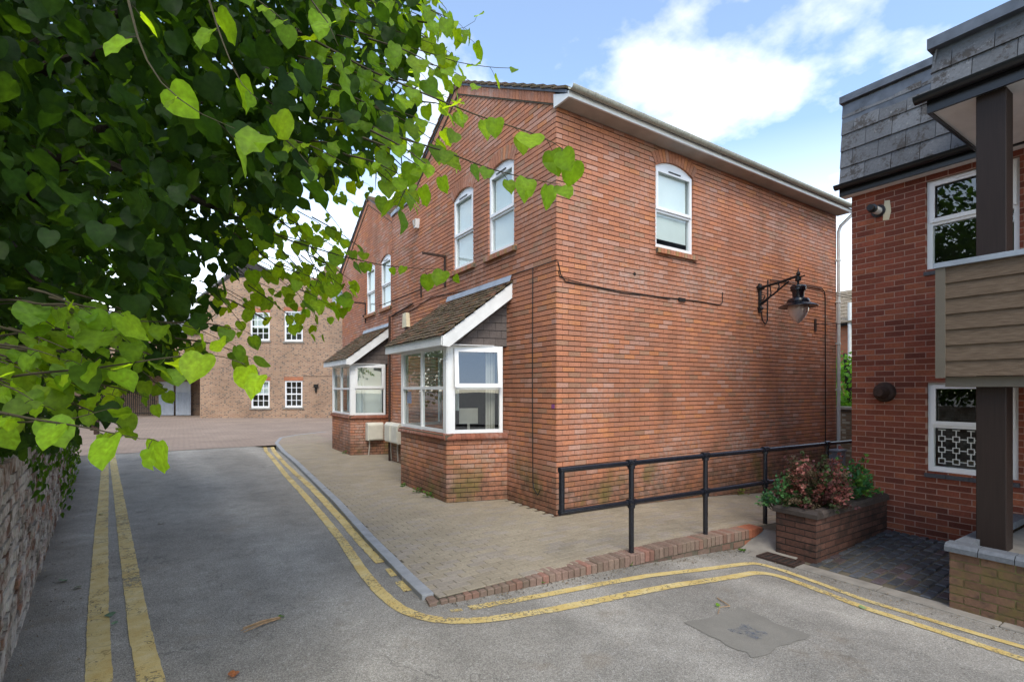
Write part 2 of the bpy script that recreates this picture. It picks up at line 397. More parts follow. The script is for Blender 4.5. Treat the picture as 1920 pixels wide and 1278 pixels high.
def b_bluespot(t, out):
    s = N(t, 'ShaderNodeBsdfTransparent'); p = N(t, 'ShaderNodeBsdfPrincipled'); p.inputs['Base Color'].default_value = (0.10, 0.13, 0.18, 1); p.inputs['Roughness'].default_value = 0.8
    m = N(t, 'ShaderNodeMixShader'); lk(t, ramp(t, noise(t, 30, 5, 0.75), [(0.42, 0.0), (0.72, 0.7)]), m.inputs[0]); lk(t, s.outputs[0], m.inputs[1]); lk(t, p.outputs[0], m.inputs[2]); lk(t, m.outputs[0], out.inputs[0])
mat('blue_spot', b_bluespot)
def b_yellow(t, out):
    n = noise(t, 7, 6, 0.65); f = noise(t, 130, 4, 0.7)
    c = ramp(t, n, [(0.28, (0.50, 0.34, 0.10)), (0.5, (0.56, 0.425, 0.16)), (0.75, (0.62, 0.52, 0.28))])
    c = mixc(t, 1.0, c, ramp(t, f, [(0.3, 0.78), (0.7, 1.12)]), 'MULTIPLY')
    g = N(t, 'ShaderNodeNewGeometry'); v = N(t, 'ShaderNodeTexVoronoi', feature='DISTANCE_TO_EDGE'); v.inputs['Scale'].default_value = 5.5
    nv = N(t, 'ShaderNodeTexNoise'); nv.inputs['Scale'].default_value = 4; lk(t, g.outputs['Position'], nv.inputs['Vector'])
    va = N(t, 'ShaderNodeVectorMath', operation='ADD'); lk(t, g.outputs['Position'], va.inputs[0]); lk(t, nv.outputs['Color'], va.inputs[1]); lk(t, va.outputs[0], v.inputs['Vector'])
    crack = ramp(t, v.outputs['Distance'], [(0.012, 1.0), (0.03, 0.0)])
    wear = ramp(t, mth(t, 'MULTIPLY', noise(t, 34, 5, 0.8), ramp(t, noise(t, 1.3, 3), [(0.4, 0.86), (0.7, 1.25)])), [(0.57, 0.0), (0.64, 0.8)])
    p = N(t, 'ShaderNodeBsdfPrincipled'); lk(t, c, p.inputs['Base Color']); p.inputs['Roughness'].default_value = 0.75; lk(t, bump(t, f, 0.4, 0.003), p.inputs['Normal'])
    s = N(t, 'ShaderNodeBsdfTransparent'); m = N(t, 'ShaderNodeMixShader')
    ck = mth(t, 'MULTIPLY', crack, ramp(t, noise(t, 2.2, 3), [(0.45, 0.0), (0.58, 0.9)]))
    lk(t, mth(t, 'MAXIMUM', wear, ck), m.inputs[0]); lk(t, p.outputs[0], m.inputs[1]); lk(t, s.outputs[0], m.inputs[2]); lk(t, m.outputs[0], out.inputs[0])
mat('yellow_paint', b_yellow)
def b_yard(t, out):
    g = N(t, 'ShaderNodeNewGeometry'); b = N(t, 'ShaderNodeTexBrick'); b.inputs['Scale'].default_value = 1.0
    b.inputs['Brick Width'].default_value = 0.21; b.inputs['Row Height'].default_value = 0.105; b.inputs['Mortar Size'].default_value = 0.006
    b.inputs['Color1'].default_value = (0.30, 0.232, 0.185, 1); b.inputs['Color2'].default_value = (0.265, 0.205, 0.165, 1); b.inputs['Mortar'].default_value = (0.16, 0.125, 0.10, 1)
    mpn = N(t, 'ShaderNodeMapping'); mpn.inputs['Rotation'].default_value = (0, 0, R(45)); lk(t, g.outputs['Position'], mpn.inputs[0]); lk(t, mpn.outputs[0], b.inputs['Vector'])
    c = mixc(t, 1.0, b.outputs['Color'], ramp(t, noise(t, 0.5, 6), [(0.3, 0.85), (0.7, 1.15)]), 'MULTIPLY')
    pbr(t, out, c, 0.9, bump(t, b.outputs['Fac'], 0.2, -0.003), 0, 0.2)
mat('yard_paving', b_yard)
def brickmat(name, c1, c2, mo, bw=0.225, rh=0.075, dark=None):
    def b(t, out):
        tcn = N(t, 'ShaderNodeTexCoord'); b = N(t, 'ShaderNodeTexBrick'); b.inputs['Scale'].default_value = 1.0
        b.inputs['Brick Width'].default_value = bw; b.inputs['Row Height'].default_value = rh; b.inputs['Mortar Size'].default_value = 0.011; b.inputs['Bias'].default_value = -0.1
        b.inputs['Color1'].default_value = (*c1, 1); b.inputs['Color2'].default_value = (*c2, 1); b.inputs['Mortar'].default_value = (*mo, 1)
        sp = N(t, 'ShaderNodeSeparateXYZ'); cb = N(t, 'ShaderNodeCombineXYZ'); lk(t, tcn.outputs['Object'], sp.inputs[0])
        lk(t, mth(t, 'ADD', sp.outputs[0], sp.outputs[1]), cb.inputs[0]); lk(t, sp.outputs[2], cb.inputs[1]); lk(t, cb.outputs[0], b.inputs['Vector'])
        c = b.outputs['Color']
        # burnt headers: a second pass of cells
        v = N(t, 'ShaderNodeTexWhiteNoise', noise_dimensions='2D')
        fl = N(t, 'ShaderNodeCombineXYZ'); lk(t, mth(t, 'FLOOR', mth(t, 'DIVIDE', mth(t, 'ADD', sp.outputs[0], sp.outputs[1]), bw / 2)), fl.inputs[0]); lk(t, mth(t, 'FLOOR', mth(t, 'DIVIDE', sp.outputs[2], rh)), fl.inputs[1])
        lk(t, fl.outputs[0], v.inputs['Vector'])
        w = mth(t, 'MULTIPLY', ramp(t, v.outputs[0], [(0.80, 0.0), (0.84, 0.75)]), ramp(t, b.outputs['Fac'], [(0.0, 1.0), (0.5, 0.0)]))
        if dark: c = mixc(t, w, c, dark)
        c = mixc(t, 1.0, c, ramp(t, noise(t, 0.6, 6), [(0.3, 0.82), (0.7, 1.18)]), 'MULTIPLY')
        pbr(t, out, c, 0.9, bump(t, b.outputs['Fac'], 0.4, -0.006), 0, 0.2)
    mat(name, b)
brickmat('far_brick', (0.37, 0.225, 0.14), (0.275, 0.155, 0.10), (0.34, 0.28, 0.215), dark=(0.09, 0.07, 0.065))
brickmat('gap_brick', (0.44, 0.155, 0.075), (0.36, 0.12, 0.06), (0.25, 0.16, 0.11))
brickmat('yard_wall_brick', (0.17, 0.11, 0.07), (0.12, 0.075, 0.05), (0.15, 0.13, 0.10), dark=(0.34, 0.31, 0.26))
brickmat('plain_brick', (0.30, 0.11, 0.06), (0.24, 0.09, 0.05), (0.06, 0.045, 0.035))
brickmat('plain_flats', (0.20, 0.055, 0.035), (0.15, 0.04, 0.028), (0.235, 0.125, 0.092))
def b_glass(t, out, refl=1.0):
    fr = N(t, 'ShaderNodeFresnel'); gb = N(t, 'ShaderNodeNewGeometry'); lk(t, mth(t, 'ADD', 2.1, mth(t, 'MULTIPLY', gb.outputs['Backfacing'], 1 / 2.1 - 2.1)), fr.inputs[0])
    g = N(t, 'ShaderNodeBsdfGlossy'); g.inputs['Roughness'].default_value = 0.0; g.inputs[0].default_value = (0.93, 0.96, 0.97, 1)
    s = N(t, 'ShaderNodeBsdfTransparent'); s.inputs[0].default_value = (0.86, 0.91, 0.89, 1)
    lk(t, bump(t, noise(t, 1.3, 1), 0.05, 0.02), g.inputs['Normal'])
    m = N(t, 'ShaderNodeMixShader'); lk(t, fr.outputs[0], m.inputs[0]); lk(t, s.outputs[0], m.inputs[1]); lk(t, g.outputs[0], m.inputs[2]); lk(t, m.outputs[0], out.inputs[0])
mat('glass', b_glass)
def b_globe(t, out):
    g = N(t, 'ShaderNodeBsdfPrincipled'); g.inputs['Base Color'].default_value = (0.62, 0.54, 0.50, 1); g.inputs['Roughness'].default_value = 0.12; g.inputs['Transmission Weight'].default_value = 0.35
    lk(t, g.outputs[0], out.inputs[0])
mat('globe', b_globe)
def leafmat(name, trans, k):
    def b(t, out):
        c = mixc(t, 1.0, tone(t), ramp(t, noise(t, 70, 4), [(0.3, 0.78), (0.7, 1.2)]), 'MULTIPLY')
        p = N(t, 'ShaderNodeBsdfPrincipled'); lk(t, c, p.inputs['Base Color']); p.inputs['Roughness'].default_value = 0.55; p.inputs['Specular IOR Level'].default_value = 0.22
        s = N(t, 'ShaderNodeBsdfTranslucent'); lk(t, mixc(t, 1.0, c, trans, 'MULTIPLY'), s.inputs[0])
        m = N(t, 'ShaderNodeMixShader'); m.inputs[0].default_value = k; lk(t, p.outputs[0], m.inputs[1]); lk(t, s.outputs[0], m.inputs[2]); lk(t, m.outputs[0], out.inputs[0])
    mat(name, b)
leafmat('leaf', (3.6, 2.9, 0.9), 0.55)
leafmat('shrub_leaf', (1.6, 1.5, 1.2), 0.3)
# ------------------------------------------------------------------ the setting
def struct(o): o['kind'] = 'structure'; return o
mb = MB(); mb.add([(-400, -300, -0.6), (400, -300, -0.6), (400, 600, -0.6), (-400, 600, -0.6)], [(0, 1, 2, 3)])
struct(mb.build('ground', 'concrete'))
mb = MB()                                     # road: a sheet with its real falls
xs = [-9 + 0.25 * i for i in range(52)]; ys = [-12 + 0.25 * i for i in range(99)]
for y in ys:
    for x in xs: mb.v.append((x, y, zr(x, y) + 0.004 * math.sin(x * 3.1 + y) * math.sin(y * 2.3))); mb.c.append((1, 1, 1))
w = len(xs)
for j in range(len(ys) - 1):
    for i in range(w - 1):
        cx, cy = xs[i] + 0.12, ys[j] + 0.12
        if cx > -2.1 and cy > -1.5: continue
        mb.f.append((j * w + i, j * w + i + 1, (j + 1) * w + i + 1, (j + 1) * w + i))
road = struct(mb.build('road', 'asphalt', smooth=True))
mb = MB(); mb.add([(-60, 12.55, 0.0), (-1.2, 12.05, 0.0), (1.5, 12.0, -0.008), (60, 12, -0.008), (60, 60, 0.0), (-60, 60, 0.0)], [tuple(range(6))])
struct(mb.build('paved_yard', 'yard_paving'))

def strip(name, m, pts, width, z=0.006, parent=None, wob=0.004, taper=False):
    P = [Vector(p) for p in pts]; Q = [P[0]]
    for a, b in zip(P, P[1:]):                # resample
        n = max(1, int((b - a).length / 0.06))
        for k in range(1, n + 1): Q.append(a.lerp(b, k / n))
    for _ in range(4):                        # soften the corners
        Q = [Q[0]] + [(Q[i - 1] + Q[i] * 2 + Q[i + 1]) / 4 for i in range(1, len(Q) - 1)] + [Q[-1]]
    mb = MB(); prev = None
    for i, p in enumerate(Q):
        d = (Q[min(i + 1, len(Q) - 1)] - Q[max(i - 1, 0)]); d.z = 0; d.normalize(); nrm = Vector((-d.y, d.x, 0))
        w2 = width / 2
        if taper: w2 *= min(1, 0.55 + 0.45 * min(i, len(Q) - 1 - i) / 4)
        a = p + nrm * (w2 + random.uniform(-wob, wob)); b = p - nrm * (w2 + random.uniform(-wob, wob))
        for q in (a, b): mb.v.append((q.x, q.y, zr(q.x, q.y) + 0.004 * math.sin(q.x * 3.1 + q.y) * math.sin(q.y * 2.3) + z)); mb.c.append((1, 1, 1))
        if i: mb.f.append((2 * i - 2, 2 * i - 1, 2 * i + 1, 2 * i))
    return mb.build(name, m, parent)
G = lambda L: [gpt(*p) for p in L]
def yl(L, w=0.085): return strip('yellow_line', 'yellow_paint', G(L), w, parent=road)
yl([(497, 829), (496, 834), (499, 845), (518.5, 868), (538, 892.6), (562, 918), (600, 962), (640, 1011), (683, 1075), (711, 1108), (743, 1138), (790, 1159), (846, 1166), (917, 1162), (1036, 1142), (1234, 1104), (1380, 1080), (1419, 1072), (1458, 1078), (1536, 1107), (1614, 1138), (1770, 1187), (1920, 1236), (2100, 1290)], 0.105)
yl([(510, 829), (508.6, 834), (514.6, 847), (534, 869), (558, 890.6), (586, 916), (640, 973), (680, 1019), (715, 1055)], 0.11)
yl([(728, 1066), (740, 1080)], 0.07); yl([(748, 1090), (765, 1108)], 0.08)
yl([(845, 1146), (866, 1143)], 0.055)
yl([(880, 1140), (1036, 1112), (1234, 1077), (1380, 1059), (1415, 1055), (1458, 1066), (1536, 1093), (1614, 1123), (1770, 1170), (1920, 1213), (2100, 1262)], 0.09)
yl([(150, 1420), (186, 1278), (184, 1150), (190, 1000), (196, 900), (197, 860), (198, 838)], 0.135)
yl([(330, 1420), (283, 1278), (262, 1180), (238, 1030), (222, 925), (213, 870), (208, 840)], 0.135)
strip('yellow_line', 'yellow_paint', [(-2.1, 12.4, 0), (-1.75, 13.6, 0), (-1.05, 15.0, 0), (0.6, 16.3, 0), (3.5, 17.6, 0)], 0.08, 0.022, road)
# square patch with a blue survey mark
def flat(name, m, px, z, parent):
    P = G(px); mb = MB(); n = 8; vs = []
    for j in range(n + 1):
        for i in range(n + 1):
            p = P[0].lerp(P[1], i / n).lerp(P[3].lerp(P[2], i / n), j / n)
            if i in (0, n) or j in (0, n): p += Vector((random.uniform(-.03, .03), random.uniform(-.03, .03), 0))
            vs.append((p.x, p.y, zr(p.x, p.y) + 0.004 * math.sin(p.x * 3.1 + p.y) * math.sin(p.y * 2.3) + z))
    mb.add(vs, [(j * (n + 1) + i, j * (n + 1) + i + 1, (j + 1) * (n + 1) + i + 1, (j + 1) * (n + 1) + i) for j in range(n) for i in range(n)])
    return mb.build(name, m, parent)
flat('asphalt_patch', 'patch', [(1412, 1232), (1285, 1170), (1385, 1138), (1518, 1192)], 0.004, road)
flat('paint_mark', 'blue_spot', [(1415, 1200), (1366, 1181), (1392, 1168), (1440, 1186)], 0.008, road)

# ---- pavement with block pavers
KERB = [(-2.58, -1.56), (-2.56, -1.05), (-2.46, 0.5), (-2.28, 2.8), (-2.0, 7.7), (-1.9, 10.2), (-1.72, 12.7), (-1.30, 14.6), (-0.58, 15.5), (0.91, 16.6), (3.0, 17.6)]
EDGE = [(-2.62, -1.62), (-0.5, -1.70), (0.8, -1.74), (2.0, -1.78)]
def kx(y):
    return interp(y, [(b, a) for a, b in KERB])
def inpave(x, y):
    if y < (interp(x, EDGE) if x < 2.0 else -2.2) or x < kx(y) + 0.002: return False
    if x > -0.02 and y > 0.0 and y < 6.6: return False
    if x > 0.36 and y >= 6.6 and y < 12.6: return False
    if x > 9 or y > 16.5: return False
    if y > 14.5 and x < kx(y): return False
    return x < 0.6 or y < 1
mb = MB()
def gridsheet(mb, x0, x1, y0, y1, zf, step=0.5):
    nx, ny = max(1, int((x1 - x0) / step)), max(1, int((y1 - y0) / step))
    vs = [(x0 + (x1 - x0) * i / nx, y0 + (y1 - y0) * j / ny, 0) for j in range(ny + 1) for i in range(nx + 1)]
    vs = [(x, y, zf(x, y)) for x, y, _ in vs]
    mb.add(vs, [(j * (nx + 1) + i, j * (nx + 1) + i + 1, (j + 1) * (nx + 1) + i + 1, (j + 1) * (nx + 1) + i) for j in range(ny) for i in range(nx)])
for (a, b), (c, d) in zip(KERB, KERB[1:]):
    mb.add([(a, b, -0.008), (0.6, b, -0.008 + zp(0.6)), (0.6, d, -0.008 + zp(0.6)), (c, d, -0.008)], [(0, 1, 2, 3)])
gridsheet(mb, 0.6, 2.0, -1.76, 0.4, lambda x, y: zp(x) - 0.008); gridsheet(mb, 2.0, 10.5, -2.26, 0.4, lambda x, y: zp(x) - 0.008)
mb.add([(-2.58, -1.56, -0.008), (-2.6, -1.66, -0.008), (0.6, -1.74, zp(.6) - 0.008), (0.6, -1.56, zp(.6) - 0.008)], [(0, 1, 2, 3)])
pave = struct(mb.build('pavement', 'joint'))
cells = []
pl, pw, j = 0.2, 0.1, 0
y = -1.75
while y < 16.4:
    x = -2.8 + (0.1 if j % 2 else 0)
    while x < 9:
        xa = max(x, kx(y + pw / 2) + 0.002)
        if x + pl - xa > 0.03 and inpave(max(x + pl / 2, xa + 0.003), y + pw / 2): cells.append((xa, y, x + pl - xa))
        x += pl
    y += pw; j += 1
def pcol():
    k = random.uniform(0.93, 1.07); r = random.random(); return (0.29 * k, 0.248 * k, 0.182 * k) if r < .75 else (0.285 * k, 0.248 * k, 0.20 * k)
sc_ = []
for i, (x, y, pl) in enumerate(cells):
    q = [proj((x + a, y + b, zp(x))) for a, b in ((0, 0), (pl, 0), (pl, pw), (0, pw))]
    vis = all(q) and 0 < q[0][0] < 1920 and q[0][1] < 1278
    sc_.append((parea([k[:2] for k in q]) if vis else 0, i))
big = set(i for s_, i in sorted(sc_, reverse=True)[:300] if s_ > 0)
rest = MB()
for i, (x, y, pl) in enumerate(cells):
    m = MB() if i in big else rest
    g = 0.0022; h = [zp(x + a) + random.uniform(-0.0012, 0.0012) for a in (0, pl, pl, 0)]; zb = zp(x) - 0.05; ch = 0.004
    A = [(x + g, y + g), (x + pl - g, y + g), (x + pl - g, y + pw - g), (x + g, y + pw - g)]
    B = [(x + g + ch, y + g + ch), (x + pl - g - ch, y + g + ch), (x + pl - g - ch, y + pw - g - ch), (x + g + ch, y + pw - g - ch)]
    vs = [(a, b, h[k]) for k, (a, b) in enumerate(B)] + [(a, b, h[k] - 0.004) for k, (a, b) in enumerate(A)] + [(a, b, zb) for a, b in A]
    m.add(vs, [(0, 1, 2, 3)] + [(4 + k, 4 + (k + 1) % 4, (k + 1) % 4, k) for k in range(4)] + [(8 + k, 8 + (k + 1) % 4, 4 + (k + 1) % 4, 4 + k) for k in range(4)], pcol())
    if i in big: m.build('paver', 'paver', pave)
rest.build('paving_field', 'paver', pave, kind='stuff')
# kerb stones along the road side
kerb = bpy.data.objects.new('kerb', None); col.objects.link(kerb); kerb['kind'] = 'structure'
def kerbrun(P, wd, top, drop, seg, m, parent, zf, name='kerb_stone'):
    L = [Vector((*p, 0)) for p in P]; acc = []
    for a, b in zip(L, L[1:]):
        n = max(1, round((b - a).length / seg))
        acc += [(a.lerp(b, k / n), a.lerp(b, (k + 1) / n)) for k in range(n)]
    for a, b in acc:
        d = (b - a).normalized(); nn = Vector((-d.y, d.x, 0)); a = a + d * 0.004; b = b - d * 0.004
        mb = MB(); t = top + random.uniform(-0.003, 0.003); pts = []
        for z in (0, 1):
            for q, s in ((a, 0), (b, 0), (b, 1), (a, 1)):
                w_ = q + nn * wd * s; pts.append((w_.x, w_.y, zf(w_.x, w_.y) + (t if z else -drop)))
        mb.hexa(pts); o = mb.build(name, m, parent)
        bv = o.modifiers.new('edge', 'BEVEL'); bv.width = 0.008; bv.segments = 2
kerbrun(KERB, 0.11, 0.008, 0.25, 0.91, 'kerb_stone', kerb, lambda x, y: 0.0 if x < 0.3 else zp(x))

# ---- setts and their kerb before the flats
def zs(x, y): return interp(x, [(1.52, -0.215), (3.6, -0.10)])
mb = MB(); gridsheet(mb, 1.45, 3.7, -7.0, -2.2, lambda x, y: zs(x, y) - 0.012)
sett_bed = struct(mb.build('sett_paving', 'joint'))
rows = []
y = -4.62; jj = 0
while y < -2.7:
    x = 1.55 - (0.11 if jj % 2 else 0); hgt = random.uniform(0.098, 0.112)
    while x < 3.5:
        wid = random.uniform(0.185, 0.225)
        if x > 1.45: rows.append((max(x, 1.53), y, x + wid, y + hgt))
        x += wid
    y += hgt; jj += 1
for (a, b, c, d) in rows:
    m = MB(); g = 0.006; k = random.uniform(0.75, 1.3)
    cc = (0.062 * k, 0.066 * k, 0.074 * k) if random.random() < .75 else (0.08 * k, 0.062 * k, 0.066 * k)
    h = zs((a + c) / 2, b) + random.uniform(-0.003, 0.004); t1, t2 = random.uniform(-.004, .004), random.uniform(-.003, .003)
    e = 0.012
    vs = [(a + g + e, b + g + e, h + t1), (c - g - e, b + g + e, h + t2), (c - g - e, d - g - e, h - t1), (a + g + e, d - g - e, h - t2)]
    vs += [(a + g, b + g, h - 0.01), (c - g, b + g, h - 0.01), (c - g, d - g, h - 0.01), (a + g, d - g, h - 0.01)]
    vs += [(p[0], p[1], h - 0.06) for p in vs[4:8]]
    m.add(vs, [(0, 1, 2, 3)] + [(4 + q, 4 + (q + 1) % 4, (q + 1) % 4, q) for q in range(4)] + [(8 + q, 8 + (q + 1) % 4, 4 + (q + 1) % 4, 4 + q) for q in range(4)], cc)
    m.build('sett', 'sett', sett_bed)
mb = MB()
flk = bpy.data.objects.new('edging_kerb', None); col.objects.link(flk); flk['kind'] = 'structure'
kerbrun([(1.33, -7.0), (1.33, -2.5), (1.28, -2.05)], -0.185, 0.012, 0.2, 0.9, 'concrete', flk, lambda x, y: -0.22)
# concrete ramp fillet between the retaining edge and the planter
mb = MB(); gridsheet(mb, 1.30, 2.02, -2.5, -1.86, lambda x, y: -0.232 + max(0, x - 1.5) * 0.345 + 0.004 * math.sin(9 * x + 7 * y), 0.06)
struct(mb.build('concrete_apron', 'concrete', smooth=True))
mb = MB(); mb.box((-2.0, -1.9, -0.5), (2.1, -1.72, -0.45)); 

# ------------------------------------------------------------------ houses
def hc(u, v):
    k = random.uniform(0.92, 1.08); g1 = mnoise.noise(Vector((u * .9, v * 1.1, 3.1))); g2 = mnoise.noise(Vector((u * .7 + 9, v * .9, 7.7)))
    r = random.random()
    if g1 > 0.12 and random.random() < g1 * 0.85: r = random.choice((0.88, 0.88, 0.95, 0.75))
    elif g2 > 0.1 and random.random() < g2: r = random.choice((0.6, 0.6, 0.98))
    k *= 1.2 + 0.14 * g2
    if r < 0.50: c = (0.375, 0.158, 0.098)
    elif r < 0.68: c = (0.43, 0.170, 0.090)
    elif r < 0.84: c = (0.315, 0.150, 0.100)
    elif r < 0.92: c = (0.41, 0.245, 0.195)
    elif r < 0.97: c = (0.27, 0.170, 0.115)
    else: c = (0.47, 0.19, 0.080)
    c = tuple(a * .6 + b * .4 for a, b in zip(c, (0.385, 0.168, 0.096)))
    return (c[0] * k, c[1] * k, c[2] * k)

def window(parent, fr, u0, u1, v0, v1, rise=0.0, mid=0.47, name='window', blind=1.0, vent=True, rec=0.085):
    """a white window of two lights, one above the other, under a shallow arch"""
    mb = MB(); a, b = -rec, -rec + 0.055; fw = 0.055
    mb.fbox(fr, u0, u0 + fw, v0, v1, a - 0.02, b); mb.fbox(fr, u1 - fw, u1, v0, v1, a - 0.02, b)
    mb.fbox(fr, u0 + fw, u1 - fw, v0, v0 + fw + 0.01, a - 0.02, b - 0.003); mb.fbox(fr, u0 + fw, u1 - fw, v1 - fw, v1, a - 0.02, b - 0.003)
    vm = v0 + (v1 - v0) * mid
    mb.fbox(fr, u0 + fw, u1 - fw, vm - 0.03, vm + 0.03, a - 0.02, b - 0.004)
    # top sash stands proud of the frame
    s0, s1, t0, t1 = u0 + 0.03, u1 - 0.03, vm + 0.005, v1 - 0.025
    for q in ((s0, s0 + 0.05, t0, t1), (s1 - 0.05, s1, t0, t1), (s0 + 0.05, s1 - 0.05, t0, t0 + 0.05), (s0 + 0.05, s1 - 0.05, t1 - 0.05, t1)): mb.fbox(fr, *q, b - 0.002, b + 0.018)
    if rise:
        n = 12; w_ = u1 - u0; Rr = (w_ * w_ / 4 + rise * rise) / (2 * rise); um = (u0 + u1) / 2; vc = v1 + rise - Rr
        arc = [(um + Rr * math.sin(t), vc + Rr * math.cos(t)) for t in [math.asin(w_ / 2 / Rr) * (1 - 2 * i / n) for i in range(n + 1)]]
        mb.prism([fr.P(u, v, a) for u, v in [(u0, v1 + 0.001), (u1, v1 + 0.001)] + arc], fr.n * 0.05)
    w_ = mb.build(name, 'white_frame', parent)
    if vent:
        m = MB(); um = (u0 + u1) / 2; m.fbox(fr, um - 0.15, um + 0.15, v1 - 0.042, v1 - 0.024, b + 0.018, b + 0.03); m.build('trickle_vent', 'black_plastic' if rise else 'white_frame', w_)
    for q in ((u0 + 0.04, u1 - 0.04, v0 + 0.04, vm), (u0 + 0.05, u1 - 0.05, vm, v1 - 0.04)):
        m = MB(); m.add([fr.P(q[0], q[2], a + 0.02), fr.P(q[1], q[2], a + 0.02), fr.P(q[1], q[3], a + 0.02), fr.P(q[0], q[3], a + 0.02)], [(0, 1, 2, 3)]); m.build('pane', 'glass', w_)
    if blind > 0:
        m = MB(); m.fbox(fr, u0 + 0.03, u1 - 0.09, v1 - (v1 - v0) * blind, v1, a - 0.012, a - 0.006); m.build('roller_blind', 'blind', w_)
    return w_

def arch(parent, fr, u0, u1, v1, rise, mb_m, mat_='brick'):
    w_ = u1 - u0; Rr = (w_ * w_ / 4 + rise * rise) / (2 * rise); um = (u0 + u1) / 2; vc = v1 + rise - Rr
    th = math.asin(w_ / 2 / Rr); n = max(9, int(2 * th * (Rr + 0.1) / 0.075)); d = 0.21
    ring = []
    for i in range(n):
        t0, t1 = -th + 2 * th * i / n, -th + 2 * th * (i + 1) / n; g = 0.004 / Rr
        q = lambda t, r, dd: fr.P(um + r * math.sin(t), vc + r * math.cos(t), dd)
        m = MB(); m.hexa([q(t0 + g, Rr, -0.10), q(t1 - g, Rr, -0.10), q(t1 - g, Rr, 0.006), q(t0 + g, Rr, 0.006), q(t0 + g, Rr + d, -0.10), q(t1 - g, Rr + d, -0.10), q(t1 - g, Rr + d, 0.006), q(t0 + g, Rr + d, 0.006)], hc(0, 0)); m.build('arch_brick', mat_, parent)
        mb_m.add([q(t0, Rr + 0.003, 0.002), q(t1, Rr + 0.003, 0.002), q(t1, Rr + d, 0.002), q(t0, Rr + d, 0.002)], [(0, 1, 2, 3)])
        mb_m.add([q(t0, Rr + 0.004, 0.002), q(t1, Rr + 0.004, 0.002), q(t1, Rr + 0.004, -0.1), q(t0, Rr + 0.004, -0.1)], [(0, 1, 2, 3)])
def sill(parent, fr, u0, u1, v, mat_='brick', proj_=0.055, h=0.10, step=0.075):
    n = round((u1 - u0) / step); s = (u1 - u0) / n
    for i in range(n):
        m = MB(); a, b = u0 + i * s + 0.004, u0 + (i + 1) * s - 0.004; P = fr.P; c = hc(0, 0)
        if i % 3 == 0: c = (c[0] * 0.8, c[1] * 1.1, c[2] * 0.9)
        m.hexa([P(a, v - h, -0.1), P(b, v - h, -0.1), P(b, v - h, proj_), P(a, v - h, proj_), P(a, v, -0.1), P(b, v, -0.1), P(b, v - 0.02, proj_), P(a, v - 0.02, proj_)], c)
        m.build('sill_brick', mat_, parent)
    m = MB(); m.fbox(fr, u0 + 0.003, u1 - 0.003, v - h + 0.004, v - 0.03, -0.1, proj_ - 0.006); m.build('sill_mortar', 'joint', parent)
def reveals(mb, fr, op, d=-0.13):
    a, b, c, e = op; P = fr.P; k = 0.004
    for (p, q) in (((a - k, c), (a - k, e)), ((b + k, c), (b + k, e)), ((a, c - k), (b, c - k)), ((a, e + k), (b, e + k))):
        mb.add([P(*p, -0.012), P(*q, -0.012), P(*q, d), P(*p, d)], [(0, 1, 2, 3)])

